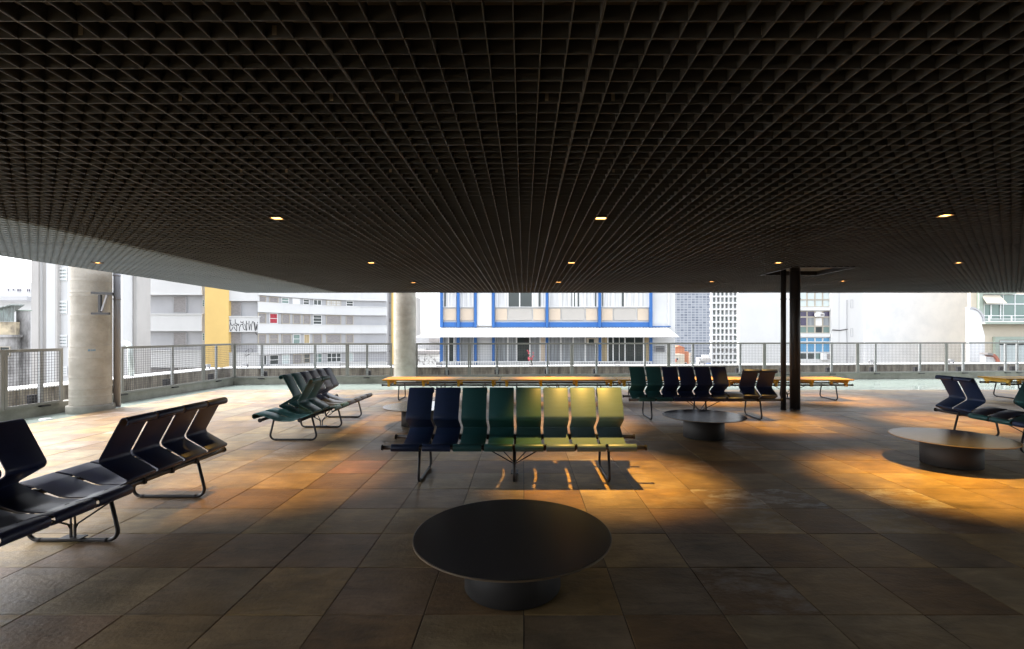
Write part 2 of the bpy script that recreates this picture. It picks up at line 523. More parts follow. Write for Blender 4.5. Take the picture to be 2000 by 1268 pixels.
for t in near:
    mb = MB(); tn = tile_geo(mb, *t)
    me = mb.mesh('stone_tile', M['stone']); set_tint(me, tn)
    link('stone_tile', me, floor)
mb = MB(); tn = []
for t in far: tn += tile_geo(mb, *t)
me = mb.mesh('distant_tiles', M['stone']); set_tint(me, tn)
tag(link('distant_tiles', me, floor), kind='stuff')

# the fence / kerb lines round the terrace
LA, LB = Vector((-10.5, 4.0)), Vector((-9.95, 16.8))     # left side
FA, FB = Vector((-9.95, 16.8)), Vector((22.0, 19.77))     # far side
WZ = -0.045
wm = MB()
wm.prism([(FX0 - 1.6, -8), (FX0 + 0.01, -8), (FX0 + 0.01, FY1 - 0.01), (FX1 + 1, FY1 - 0.01), (FX1 + 1, 20.5), (-9.95, 17.2), (-10.9, 17.2)], 0, 0) if False else None
def flat_poly(mb, poly, z):
    b = len(mb.v)
    mb.v += [(x, y, z) for x, y in poly]
    mb.f.append(tuple(range(b, b + len(poly)))); mb.smooth.append(False)
flat_poly(wm, [(-11.2, -8), (FX0 + 0.02, -8), (FX0 + 0.02, 17.2), (-9.9, 17.2)], WZ)
flat_poly(wm, [(FX0 + 0.02, FY1 - 0.02), (FX1 + 2, FY1 - 0.02), (FX1 + 2, 20.2), (FX0 + 0.02, 17.2)], WZ)
tag(wm.build('water', M['water']), kind='structure')
# pool bottom slab closes the terrace underneath
bm_ = MB(); bm_.box(-12.5, 24, -9, 21.5, -0.8, -0.36)
tag(bm_.build('terrace_slab', M['kerb']), kind='structure')

def offs(a, b, d):
    """line a-b moved by d to its outer (left-hand) side."""
    t = (b - a).normalized(); n = Vector((-t.y, t.x))
    return a + n * d, b + n * d
def strip(mb, a, b, d0, d1, z0, z1, a_ext=0.0, b_ext=0.0):
    t = (b - a).normalized(); n = Vector((-t.y, t.x))
    A = a - t * a_ext; B = b + t * b_ext
    p = [A + n * d0, B + n * d0, B + n * d1, A + n * d1]
    mb.hexa([(q.x, q.y, z0) for q in p] + [(q.x, q.y, z1) for q in p])
km = MB(); strip(km, LA, LB, 0.03, 0.25, -0.4, 0.20, 12, 0.0)
k1 = tag(km.build('kerb', M['kerb']), 'low grey concrete kerb under the fence along the left pool edge', 'kerb', 'pool kerbs')
km = MB(); strip(km, FA, FB, 0.03, 0.25, -0.4, 0.20, 0.25, 3)
tag(km.build('kerb', M['kerb']), 'low grey concrete kerb under the long far fence', 'kerb', 'pool kerbs')
def parapet(a, b, ae, be, label):
    root = thing('parapet', label, 'parapet', (a.x, a.y, -0.4), 0, 'outer parapets')
    m1 = MB(); strip(m1, a, b, 1.05, 1.65, -8.0, 0.44, ae, be); m1.build('wall', M['parapet'], root)
    m2 = MB(); strip(m2, a, b, 1.02, 1.70, 0.443, 0.475, ae, be + 0.03); m2.build('coping', M['ledge'], root)
    return root
parapet(LA, LB, 12, 1.05, 'stained concrete parapet with white coping outside the left fence')
parapet(FA, FB, 1.02, 3, 'stained concrete parapet with white coping outside the far fence')
gm = MB(); strip(gm, LA, LB, 0.25, 1.05, -0.4, -0.05, 12, 1.0); strip(gm, FA, FB, 0.25, 1.05, -0.4, -0.051, 0.25, 3)
tag(gm.build('gutter_floor', M['kerb']), kind='structure')

# ------------------------------------------------------------------ ceiling: roof slab and open metal grid
CZ = EYE + 1.38                    # underside of the grid
CELL = 0.1283; PAN = CELL * 10; SH = 0.072; ST = 0.004
GX0, GY0 = 0.339, 2.280
SL = CZ + 0.42
sm = MB()
sm.box(-6.08, 24, -8, 15.85, SL, SL + 0.5)
sm.box(-6.20, -6.08, -8, 15.85, CZ + SH + 0.012, SL + 0.5)     # added unseen strip that cuts the skylight sharply at the roof edge
ceiling = tag(sm.build('ceiling', M['slab']), kind='structure')
_pc = {}
def slat_y(mb, x, ny):
    mb.box(x - ST / 2, x + ST / 2, 0.0015, ny * CELL - 0.0015, 0, SH)
def slat_x(mb, y, nx):
    mb.box(0.0012, nx * CELL - 0.0012, y - ST / 2, y + ST / 2, 0.0012, SH - 0.0012)
def panel_mesh(nx, ny, inner, pale=False):
    k = (nx, ny, inner, pale)
    if k not in _pc:
        mb = MB(); e = ST / 2 + 0.0016
        for i in range(nx + 1):
            if 0 < i < nx and not inner: continue
            slat_y(mb, e if i == 0 else nx * CELL - e if i == nx else i * CELL, ny)
        for j in range(ny + 1):
            if 0 < j < ny and not inner: continue
            slat_x(mb, e if j == 0 else ny * CELL - e if j == ny else j * CELL, nx)
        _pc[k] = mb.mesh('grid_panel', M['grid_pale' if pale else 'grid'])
    return _pc[k]
sy = MB(); slat_y(sy, 0, 10); slat_y_me = sy.mesh('slat', M['grid'])
sx = MB(); slat_x(sx, 0, 10); slat_x_me = sx.mesh('slat', M['grid'])
pans = []
for kx in range(-8, 16):
    for ky in range(-6, 11):
        nx, ny = 10, 10
        x0, y0 = GX0 + kx * PAN, GY0 + ky * PAN
        if kx == -8: nx = 4; x0 = GX0 - 7 * PAN - 4 * CELL
        if ky == 10: ny = 8
        if kx == 4 and ky == 6: continue                # the open service panel beside the pipes
        cx, cy = x0 + nx * CELL / 2, y0 + ny * CELL / 2
        vis = cy > 1.0 and abs(cx) - 0.8 < 1.10 * (cy + 0.7)
        pans.append((0 if vis else 1, cx * cx + cy * cy if vis else 1e9, x0, y0, nx, ny))
pans.sort()
hidden = MB(); nsl = 0
for q, (hid, d2, x0, y0, nx, ny) in enumerate(pans):
    if hid:
        me = panel_mesh(nx, ny, True)
        b = len(hidden.v)
        hidden.v += [(v.co.x + x0, v.co.y + y0, v.co.z + CZ) for v in me.vertices]
        hidden.f += [tuple(b + i for i in p.vertices) for p in me.polygons]
        hidden.smooth += [False] * len(me.polygons)
        continue
    dz = random.uniform(-0.0025, 0.0025)
    if nsl + 18 <= 300 and nx == 10 and ny == 10 and x0 > -6.2:
        pn = link('grid_panel', panel_mesh(nx, ny, False), ceiling, (x0, y0, CZ + dz), (random.uniform(-.0016, .0016), random.uniform(-.0016, .0016), 0))
        for i in range(1, 10):
            link('slat', slat_y_me, pn, (i * CELL, 0, 0))
            link('slat', slat_x_me, pn, (0, i * CELL, 0))
        nsl += 18
    else:
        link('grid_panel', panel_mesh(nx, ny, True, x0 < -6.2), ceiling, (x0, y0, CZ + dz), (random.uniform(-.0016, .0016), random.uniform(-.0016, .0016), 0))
tag(link('grid_out_of_view', hidden.mesh('grid_out_of_view', M['grid']), ceiling), kind='stuff')
# rim of the open service panel and the pipework inside it
ox, oy = GX0 + 4 * PAN, GY0 + 6 * PAN
rm = MB()
rm.box(ox - 0.02, ox, oy - 0.02, oy + PAN + 0.02, CZ - 0.012, CZ + 0.085)
rm.box(ox + PAN, ox + PAN + 0.02, oy - 0.02, oy + PAN + 0.02, CZ - 0.012, CZ + 0.085)
rm.box(ox, ox + PAN, oy - 0.02, oy, CZ - 0.011, CZ + 0.085)
rm.box(ox, ox + PAN, oy + PAN, oy + PAN + 0.02, CZ - 0.011, CZ + 0.085)
link('opening_rim', rm.mesh('opening_rim', M['steel']), ceiling)

tag_me = MB().box(-0.010, 0.010, -0.002, 0.0, -0.022, 0.022).mesh('blade_tag', M['frame_tan'])
for (px, py) in ((354, 190), (648, 191), (776, 192), (1068, 191), (1197, 191), (1484, 190), (763, 333), (853, 335), (472, 333), (560, 334), (1198, 335), (160, 62), (537, 62), (1490, 52), (640, 355), (1378, 330)):
    dd = FPX * (CZ - EYE + 0.036) / (HY - py)
    yl = GY0 + round((dd - GY0) / CELL) * CELL
    link('blade_tag', tag_me, ceiling, (PX(px, yl), yl - ST / 2 - 0.0035, CZ + 0.036))

# back wall of the hall behind the viewer
bw = MB(); bw.box(-9.3, 22, -7.2, -6.7, -0.3, 4.2)
tag(bw.build('wall_back', M['slab']), kind='structure')

# ------------------------------------------------------------------ downlights
lens_me = MB().box(-0.059, 0.059, -0.059, 0.059, -0.004, 0.004).mesh('lens', M['lens'])
hm = MB()
hm.box(-0.064, 0.064, -0.064, 0.064, 0.03, 0.15)
for s in (-1, 1):
    hm.box(s * 0.064 - 0.004, s * 0.064 + 0.004, -0.068, 0.068, -0.002, 0.03)
    hm.box(-0.060, 0.060, s * 0.064 - 0.004, s * 0.064 + 0.004, -0.0018, 0.0298)
house_me = hm.mesh('housing', M['lamp_housing'])
LAMPS = [(540, 428, 'lit square downlight in the grid, left one of the three nearest'),
         (1174, 427, 'lit square downlight in the grid above the middle bench'),
         (1835, 423, 'lit square downlight in the grid, right one of the three nearest'),
         (183, 513, 'lit downlight in the pale grid strip beside the left column'),
         (726, 514.5, 'lit downlight in the second row, left of the middle'),
         (1117, 513.5, 'lit downlight in the second row, just right of the middle'),
         (1523, 513.5, 'lit downlight in the second row beside the two dark pipes'),
         (1880, 513.5, 'lit downlight in the second row, rightmost in view'),
         (805, 553, 'small lit downlight of the farthest row above the far concrete column'),
         (1091, 551.5, 'small lit downlight of the farthest row above the blue and white building'),
         (1386, 550.5, 'small lit downlight of the farthest row left of the dark pipes'),
         (1645, 550, 'small lit downlight of the farthest row right of the dark pipes')]
for (x, y, lab) in LAMPS:
    d = FPX * (CZ - EYE) / (HY - y)
    X, Y = PX(x, d), d
    X = GX0 + (math.floor((X - GX0) / CELL) + 0.5) * CELL
    Y = GY0 + (math.floor((Y - GY0) / CELL) + 0.5) * CELL
    t = thing('downlight', lab, 'downlight', (X, Y, CZ), 0, 'ceiling downlights')
    link('housing', house_me, t)
    link('lens', lens_me, t, (0, 0, 0.012))
    ld = bpy.data.lights.new('lamp', 'SPOT')
    ld.energy = LAMP_W * {183: 0.2, 540: 0.55, 726: 0.45, 805: 0.6, 1523: 0.75, 1835: 1.25, 1174: 1.1}.get(x, 1.0); ld.color = LAMP_COL; ld.spot_size = R(58); ld.spot_blend = 0.95; ld.shadow_soft_size = 0.035
    lo = bpy.data.objects.new('lamp', ld); COL.objects.link(lo); lo.parent = t; lo.location = (0, 0, -0.006)

# ------------------------------------------------------------------ columns and pipes
def column(x, y, r, label, plinth=True):
    t = thing('concrete_column', label, 'column', (x, y, WZ), 0, 'round concrete columns')
    m = MB()
    prof = []
    z = 0.0; k = 0
    rnd = random.Random(int(x * 10))
    prof.append((r, 0.0))
    while z < 3.9:                     # board-marked lifts: shallow proud rings
        h = 0.085
        prof.append((r, z + 0.012)); prof.append((r + rnd.choice((0.0008, 0.0012, 0.0034)), z + 0.018))
        prof.append((r + 0.0004, z + 0.026)); prof.append((r, z + h))
        z += h
    m.lathe(prof, 72)
    m.build('shaft', M['concrete'], t, True)
    if plinth:
        m = MB(); m.lathe([(r + 0.055, -0.2), (r + 0.055, 0.155), (r + 0.045, 0.165), (r - 0.01, 0.166)], 72)
        m.build('plinth', M['kerb'], t, True)
    return t
c1 = column(-9.72, 10.98, 0.37, 'thick round concrete column at the left pool edge with a pipe bracket')
column(-4.22, 17.36, 0.385, 'round concrete column standing in the gap of the far fence', False)
# sprayed blue level mark on the near column (flat paint)
bmk = MB()
for k, (da, w, h) in enumerate(((0.0, 0.07, 0.04), (0.13, 0.03, 0.04), (0.19, 0.05, 0.035), (0.27, 0.04, 0.04))):
    an = R(-90 + 41.5) - 0.12 + da
    for s in range(2):
        a0 = an + s * w * 0.8; rr = 0.3785
        p = lambda a, z: (-9.72 + rr * math.cos(a), 10.98 + rr * math.sin(a), z)
        b = len(bmk.v)
        z0 = 1.32
        bmk.v += [p(a0, z0), p(a0 + w * 0.5, z0), p(a0 + w * 0.5, z0 + h), p(a0, z0 + h)]
        bmk.f.append((b, b + 1, b + 2, b + 3)); bmk.smooth.append(False)
bmk.build('spray_mark', M['sprayblue'], c1)

def pipe(name, x, y, r, z0, z1, m, label, clamps, plate=True):
    t = thing(name, label, 'pipe', (x, y, 0))
    MB().tube([(0, 0, z0), (0, 0, z1)], r, 28).build('shaft', m, t, True)
    for z in clamps:
        MB().tube([(0, 0, z - 0.012), (0, 0, z + 0.012)], r + 0.008, 28).build('collar', m, t, True)
    return t
lp = pipe('rain_pipe', -9.40, 11.30, 0.068, 0.002, 3.6, M['pipe_grey'], 'slim grey downpipe standing beside the left concrete column', (2.5, 3.05, 0.02))
pipe('service_pipe', 6.09, 10.98, 0.108, 0.002, 3.75, M['pipe'], 'thick dark pipe standing right of the middle bench row', (2.48, 0.012, 3.12))
pipe('service_pipe', 5.83, 10.98, 0.056, 0.002, 3.55, M['pipe'], 'thin dark pipe standing just left of the thick dark pipe', (0.012, 2.48))
# wall bracket carrying the rain pipe
br = thing('pipe_bracket', 'dark steel bracket bolted to the left column holding the grey downpipe', 'bracket', (-9.45, 10.95, 2.3))
def bb(x0, y0, x1, y1, w, m, name):
    d = 10.62
    MB().bar((PX(x0, d), d, PZ(y0, d)), (PX(x1, d), d, PZ(y1, d)), w, 0.05, (0, 1, 0)).build(name, m, br)
bb(179, 572, 221, 574, 0.05, M['steel'], 'top_arm')
bb(179, 612.5, 214, 612.5, 0.045, M['steel'], 'bottom_arm')
bb(195.5, 576, 195.5, 610, 0.052, M['steel'], 'upright')
bb(210, 576.5, 199.5, 608, 0.035, M['pipe_grey'], 'diagonal')
MB().tube([(PX(219, 10.62), 10.64, PZ(574, 10.62)), (-9.42, 11.24, PZ(574, 10.62))], 0.018, 8).build('clamp_rod', M['steel'], br)

# ------------------------------------------------------------------ fence
RAILZ, BOTZ = 1.385, 0.19
def on_line(a, b, px):
    k = (px - CX) / FPX                 # x = k*y along the sight line
    d = b - a
    s = (k * a.y - a.x) / (d.x - k * d.y)
    return a + d * s
def fence_panel(root, p, q):
    t = (q - p).normalized(); L = (q - p).length
    fr = MB()
    w = 0.055
    g = 0.006
    A = p + t * g; B = q - t * g
    def v3(u, z): return (u.x, u.y, z)
    n = (-t.y, t.x, 0)
    fr.bar(v3(A, RAILZ - w / 2), v3(B, RAILZ - w / 2), 0.045, w)
    fr.bar(v3(A, BOTZ + w / 2), v3(B, BOTZ + w / 2), 0.045, w)
    for s in (A + t * w / 2, B - t * w / 2):
        fr.bar(v3(s, BOTZ + w + 0.001), v3(s, RAILZ - w - 0.001), w, 0.043, n)
    o = fr.build('panel_frame', M['fence'], root)
    ws_ = MB()
    sp = 0.058; r = 0.0028
    m = int(L / sp)
    for i in range(1, m):
        s = p + t * (L * i / m)
        ws_.bar(v3(s, BOTZ + w), v3(s, RAILZ - w), 2 * r, 2 * r, n)
    hz = int((RAILZ - BOTZ) / sp)
    for j in range(1, hz):
        z = BOTZ + (RAILZ - BOTZ) * j / hz
        ws_.bar((A.x - n[0] * -0.005, A.y + n[1] * 0.005, z), (B.x + n[0] * 0.005, B.y + n[1] * 0.005, z), 2 * r, 2 * r)
    ws_.build('wire_mesh', M['wire'], o)
def fence_post(root, p, a, b):
    t = (b - a).normalized(); n = Vector((-t.y, t.x))
    m = MB(); c = p + n * 0.085
    m.bar((c.x, c.y, 0.0), (c.x, c.y, RAILZ - 0.06), 0.075, 0.05, (n.x, n.y, 0))
    o = m.build('post', M['post'], root)
    m = MB(); c = p + n * 0.26
    m.bar((c.x, c.y, 0.10), (c.x, c.y, 0.40), 0.17, 0.09, (n.x, n.y, 0)); m.build('post_shoe', M['black'], o)
    m = MB(); c = p - n * 0.004
    m.bar((c.x - t.x * .1, c.y - t.y * .1, 0.165), (c.x + t.x * .1, c.y + t.y * .1, 0.165), 0.07, 0.03, (0, 0, 1)); m.build('foot_bracket', M['steel'], o)
def fence(a, b, joints, posts, label):
    j0 = on_line(a, b, joints[0]) if not isinstance(joints[0], Vector) else joints[0]
    root = thing('mesh_fence', label, 'fence', (j0.x, j0.y, 0), 0, 'wire mesh fences')
    P = [on_line(a, b, j) if not isinstance(j, Vector) else j for j in joints]
    for p, q in zip(P[:-1], P[1:]):
        fence_panel(root, p, q)
    for x in posts:
        fence_post(root, on_line(a, b, x) if not isinstance(x, Vector) else x, a, b)
tl = (LB - LA).normalized()
e1 = on_line(LA, LB, 7)
fence(LA, LB, [e1 - tl * 3.65, e1 - tl * 0.004, 122], [87, e1 - tl * 1.8], 'grey wire mesh fence on the kerb left of the thick column')
fence(LA, LB, [236, 397, LB], [241, 342, 427], 'grey wire mesh fence running back from the left column to the corner')
tf = (FB - FA).normalized()
fence(FA, FB, [FA, 678.5, 766], [510, 614, 716], 'grey wire mesh fence between the corner and the far column')
e2 = on_line(FA, FB, 1848)
fence(FA, FB, [812.5, 917, 1117, 1306, 1493, 1675, e2, e2 + tf * 3.6],
      [872, 971, 1070, 1166, 1261, 1355, 1448, 1536, 1627, 1713, 1800, 1885, 1968, e2 + tf * 3.2], 'long grey wire mesh fence across the back, right of the far column')

# floodlights on the coping
def floodlight(px, a, b, label):
    t_ = (b - a).normalized(); n = Vector((-t_.y, t_.x))
    p = on_line(a + n * 1.28, b + n * 1.28, px)
    t = thing('floodlight', label, 'floodlight', (p.x, p.y, 0.475), math.atan2(t_.y, t_.x), 'floodlights on the parapet coping')
    MB().box(-0.10, 0.10, -0.05, 0.05, 0.05, 0.16).build('head', M['metal_grey'], t, True)
    m = MB(); m.box(-0.115, -0.103, -0.02, 0.02, 0.0, 0.12); m.box(0.103, 0.115, -0.02, 0.02, 0.0, 0.12); m.box(-0.103, 0.103, -0.02, 0.02, 0.0, 0.012)
    m.build('yoke', M['steel'], t, True)
for (px, a, b, lab) in ((405, LA, LB, 'small floodlight on the coping in front of the yellow wall stripe'),
                        (478, FA, FB, 'small floodlight on the coping just right of the fence corner'),
                        (670, FA, FB, 'small floodlight on the coping below the curved white building'),
                        (858, FA, FB, 'small floodlight on the coping at the first blue post'),
                        (1206, FA, FB, 'small floodlight on the coping below the dark windows with tan curtains'),
                        (1371, FA, FB, 'small floodlight on the coping below the grey far tower'),
                        (1702, FA, FB, 'small floodlight on the coping right of the slit windows'),
                        (1858, FA, FB, 'small floodlight on the coping, rightmost one')):
    floodlight(px, a, b, lab)
# potted flowers on the coping
nf = Vector((-tf.y, tf.x))
pp = on_line(FA + nf * 1.4, FB + nf * 1.4, 1038)
pt = thing('potted_flower', 'small grey pot with pink red flowers on the far parapet coping', 'plant', (pp.x, pp.y, 0.475))
MB().lathe([(0.05, 0), (0.075, 0.11), (0.07, 0.11), (0.06, 0.10)], 16).build('pot', M['pot'], pt, True)
st = MB(); fl = MB(); rnd = random.Random(3)
for k in range(16):
    an = rnd.uniform(0, 6.28); rr = rnd.uniform(0.02, 0.16); h = rnd.uniform(0.15, 0.52) if k > 5 else rnd.uniform(0.10, 0.2)
    tip = (rr * math.cos(an) - 0.03 * h / 0.5, rr * math.sin(an), h + 0.1)
    st.tube([(0, 0, 0.1), (tip[0] * 0.4, tip[1] * 0.4, 0.1 + h * 0.55), tip], 0.004, 5)
    for q in range(6):
        c = Vector(tip) + Vector((rnd.uniform(-.03, .03), rnd.uniform(-.03, .03), rnd.uniform(-.03, .03)))
        b = len(fl.v); e = Euler((rnd.uniform(0, 3), rnd.uniform(0, 3), rnd.uniform(0, 3)))
        for (x, y) in ((-.028, 0), (0, -.018), (.028, 0), (0, .018)):
            w_ = Vector((x, y, 0)); w_.rotate(e); fl.v.append(tuple(c + w_))
        fl.f.append((b, b + 1, b + 2, b + 3)); fl.smooth.append(False)
st.build('stems', M['stem'], pt, True); fl.build('petals', M['pink'], pt, True)
# curved vent duct behind the left fence
vd = thing('vent_duct', 'pale curved metal vent duct rising behind the left fence', 'duct', (-11.9, 14.0, -0.4))
d = 14.4
pts = [(PX(x, d), d + dy, PZ(y, d)) for (x, y, dy) in ((256, 752, 0), (256, 715, 0), (254, 695, 0), (249, 681, 0.1), (240, 673, 0.2), (228, 671, 0.3))]
MB().tube(pts, 0.075, 16).build('pipe', M['duct'], vd)
MB().lathe([(0.12, PZ(754, d)), (0.12, PZ(751, d)), (0.08, PZ(751, d))], 20, PX(256, d), d).build('flange', M['duct'], vd)
# pool inlet cap
pc = thing('pool_inlet', 'small round white cap in the water near the left column', 'cap', (PX(84, 9.9), 9.95, WZ))
MB().lathe([(0.10, 0.0), (0.10, 0.012), (0.085, 0.02), (0.05, 0.022)], 24).build('cap', M['ledge'], pc, True)
MB().lathe([(0.03, 0.022), (0.03, 0.03), (0.02, 0.031)], 16).build('knob', M['ledge'], pc, True)

# ------------------------------------------------------------------ round low tables
def round_table(x, y, label):
    t = thing('round_table', label, 'table', (x, y, 0), 0, 'low round tables')
    m = MB(); m.lathe([(0.30, 0.338), (0.635, 0.344), (0.652, 0.350), (0.654, 0.354), (0.652, 0.357), (0.648, 0.3585), (0.30, 0.3585)], 128)
    m.build('table_top', M['table'], t, True)
    m = MB(); m.lathe([(0.6545, 0.3475), (0.6565, 0.3485), (0.6565, 0.3565), (0.6545, 0.3575)], 128)
    m.build('edge_band', M['table_edge'], t, True)
    m = MB(); m.lathe([(0.318, 0.008), (0.320, 0.010), (0.320, 0.3375), (0.25, 0.3376)], 96)
    m.build('drum_base', M['drum'], t, True)
    for k in range(4):
        an = R(45 + 90 * k)
        MB().lathe([(0.02, 0.0), (0.02, 0.0085)], 12, 0.28 * math.cos(an), 0.28 * math.sin(an)).build('glide', M['black'], t, True)
round_table(-0.075, 3.28, 'low round dark table in the front middle of the floor')
round_table(-1.95, 9.10, 'low round table partly hidden behind the left end of the middle bench')
round_table(2.95, 8.02, 'low round dark table in front of the bench beside the two pipes')
round_table(5.53, 6.33, 'low round table at the right catching warm light on its top')

# ------------------------------------------------------------------ bench seats
def seat_profile():
    p = []
    cx, cz, r = -0.466, 0.430, 0.036          # front roll
    for a in (300, 270, 240, 210, 180, 150, 120, 100):
        p.append((cx + r * math.cos(R(a)), cz + r * math.sin(R(a))))
    body = [(cx + 0.006, cz + r, 0), (-0.33, 0.437, 0.15), (-0.10, 0.352, 0.25), (0.10, 0.354, 0.25), (0.30, 0.415, 0.2), (0.445, 0.487, 0.016),
            (0.185, 0.635, 0.045), (0.372, 0.985, 0)]
    p += fillet(body, 6)[:-1]
    c2x, c2z, r2 = 0.401, 0.966, 0.033         # top roll, curling backwards
    for a in (152, 120, 90, 60, 30, 0, -30, -60):
        p.append((c2x + r2 * math.cos(R(a)), c2z + r2 * math.sin(R(a))))
    return p
PROF = seat_profile()
PITCH, SW, TH = 0.3425, 0.311, 0.011
def seat_mesh(m):
    mb = MB()
    n = len(PROF)
    nr = []
    for i in range(n):
        a = Vector(PROF[max(i - 1, 0)]); c = Vector(PROF[min(i + 1, n - 1)])
        t = (c - a).normalized(); nr.append(Vector((-t.y, t.x)))
    up = [(Vector(PROF[i]) + nr[i] * TH / 2) for i in range(n)]
    dn = [(Vector(PROF[i]) - nr[i] * TH / 2) for i in range(n)]
    xs = (-SW / 2, -SW / 2 + 0.003, SW / 2 - 0.003, SW / 2)
    # cross-section rows: edge pulled in by a hair so that the long edges are eased
    def col(x, k):
        b = len(mb.v)
        s = 0.72 if k in (0, 3) else 1.0
        for i in range(n):
            c_ = Vector(PROF[i]); q = c_ + (up[i] - c_) * s; mb.v.append((x, q.x, q.y))
        for i in range(n):
            c_ = Vector(PROF[i]); q = c_ + (dn[i] - c_) * s; mb.v.append((x, q.x, q.y))
        return b
    cols = [col(x, k) for k, x in enumerate(xs)]
    for k in range(3):
        a, c = cols[k], cols[k + 1]
        for i in range(n - 1):
            mb.f.append((a + i, c + i, c + i + 1, a + i + 1)); mb.smooth.append(True)
            mb.f.append((a + n + i, a + n + i + 1, c + n + i + 1, c + n + i)); mb.smooth.append(True)
        for i in (0, n - 1):
            mb.f.append((a + i, a + n + i, c + n + i, c + i)); mb.smooth.append(False)
    for b in (cols[0], cols[3]):
        for i in range(n - 1):
            mb.f.append((b + i, b + i + 1, b + n + i + 1, b + n + i)); mb.smooth.append(False)
    me = mb.mesh('seat_shell', m)
    import bmesh
    bm = bmesh.new(); bm.from_mesh(me); bmesh.ops.recalc_face_normals(bm, faces=bm.faces); bm.to_mesh(me); bm.free()
    return me
SEATS = {k: seat_mesh(M[k]) for k in ('green', 'half_lit_green', 'lit_green', 'navy', 'ink', 'slate')}
BZ = 0.395
def make_leg(name='leg'):
    pts = fillet([(-0.295, BZ - 0.01, 0), (-0.385, 0.016, 0.075), (0.385, 0.016, 0.075), (0.295, BZ - 0.01, 0)], 7)
    m = MB(); m.tube([(0, u, z) for (u, z) in pts], 0.0155, 12)
    return m.mesh(name, M['steel'])
LEG = make_leg()
FOOT = MB().tube([(0, -0.018, 0.016), (0, 0.018, 0.016)], 0.0165, 12).mesh('foot_sleeve', M['black'])
BEAM = MB().tube([(-1.50, 0, 0), (1.50, 0, 0)], 0.024, 18).mesh('beam', M['steel'])
CAP = MB().tube([(-0.008, 0, 0), (0.008, 0, 0)], 0.031, 20).mesh('end_cap', M['black'])
CLIP = MB().box(-0.016, 0.016, -0.030, 0.030, -0.030, 0.030).mesh('seat_clip', M['black'])
def undercarriage(t):
    for s in (-1, 1):
        b = link('beam', BEAM, t, (0, s * 0.298, BZ))
        for e in (-1, 1):
            link('end_cap', CAP, b, (e * 1.502, 0, 0))
    for k in (-1, 0, 1):
        l = link('leg', LEG, t, (k * 1.075, 0, 0))
        for s in (-1, 1):
            link('foot_sleeve', FOOT, l, (0, s * 0.27, 0))
    m = MB(); m.box(-0.045, 0.045, -0.085, 0.085, 0.031, 0.040)
    for s in (-1, 1):
        m.bar((0, s * 0.016, 0.040), (0, s * 0.016, 0.145), 0.014, 0.014)
    m.build('brace_foot', M['steel'], t, True)
    for sx in (-1, 1):
        for s in (-1, 1):
            MB().tube([(0, s * 0.016, 0.10), (sx * 0.012, s * 0.03, 0.145), (sx * 0.30, s * 0.285, BZ - 0.018)], 0.0075, 8).build('brace_rod', M['steel'], t, True)
def seat_bench(x, y, rz, seats, label):
    t = thing('seat_bench', label, 'bench', (x, y, 0), rz, 'eight seat tandem benches')
    undercarriage(t)
    for i, (c, f) in enumerate(seats):
        xx = (i - 3.5) * PITCH
        link('seat_shell', SEATS[c], t, (xx, 0, 0), (0, 0, 0 if f > 0 else math.pi))
        for s in (-1, 1):
            if i < 7:
                link('seat_clip', CLIP, t, (xx + PITCH / 2, s * 0.298, BZ))
    return t
seat_bench(-0.11, 5.87, 0, [('navy', 1), ('navy', 1), ('green', 1), ('green', 1), ('half_lit_green', 1), ('lit_green', 1), ('lit_green', 1), ('lit_green', 1)],
           'middle bench of eight navy and green seats, lamp light painted into the right-hand greens')
seat_bench(3.58, 9.93, 0, [('green', 1), ('green', 1), ('ink', 1), ('ink', 1), ('ink', 1), ('ink', 1), ('ink', -1), ('ink', -1)],
           'bench of green and dark seats beside the two dark pipes, two seats turned away')
seat_bench(-3.66, 3.97, R(90), [('ink', 1)] * 4 + [('ink', -1)] * 4, 'blue black bench cut by the left edge of the picture')
seat_bench(-3.66, 8.84, R(90), [('green', -1)] * 2 + [('green', 1)] * 2 + [('slate', 1)] * 4, 'green and slate bench seen end on near the left fence')
seat_bench(7.38, 6.90, R(90), [('navy', -1)] * 4 + [('green', -1)] * 2 + [('navy', 1)] * 2, 'navy and green bench behind the round table at the right edge')

# yellow plank benches on the same undercarriage
def plank_bench(x, y, label):
    t = thing('plank_bench', label, 'bench', (x, y, 0), 0, 'yellow plank benches')
    undercarriage(t)
    top = MB()
    L, D = 1.488, 0.415
    top.hexa([(-L + .03, -D + .03, 0.512), (L - .03, -D + .03, 0.512), (L - .03, D - .03, 0.512), (-L + .03, D - .03, 0.512),
              (-L, -D, 0.546), (L, -D, 0.546), (L, D, 0.546), (-L, D, 0.546)])
    o = top.build('plank_top', M['plank'], t, True)
    for bx in (-1.33, -0.45, 0.45, 1.33):
        m = MB()
        m.prism([(-0.39, 0.511), (-0.33, 0.44), (-0.335, 0.36), (-0.265, 0.36), (-0.26, 0.435), (0.26, 0.435), (0.265, 0.36), (0.335, 0.36), (0.33, 0.44), (0.39, 0.511)],
                bx - 0.03, bx + 0.03, 'x')
        recalc(m.build('bracket', M['yellow'], t, True))
for k, lab in enumerate(('yellow plank bench in the far row, leftmost, in front of the far column', 'yellow plank bench in the far row behind the middle seat bench',
                         'yellow plank bench in the far row behind the dark seats by the pipes', 'yellow plank bench in the far row passing behind the two dark pipes')):
    plank_bench(-2.11 + k * 3.0, 12.78, lab)
plank_bench(13.92, 13.0, 'yellow plank bench at the far right edge of the picture')

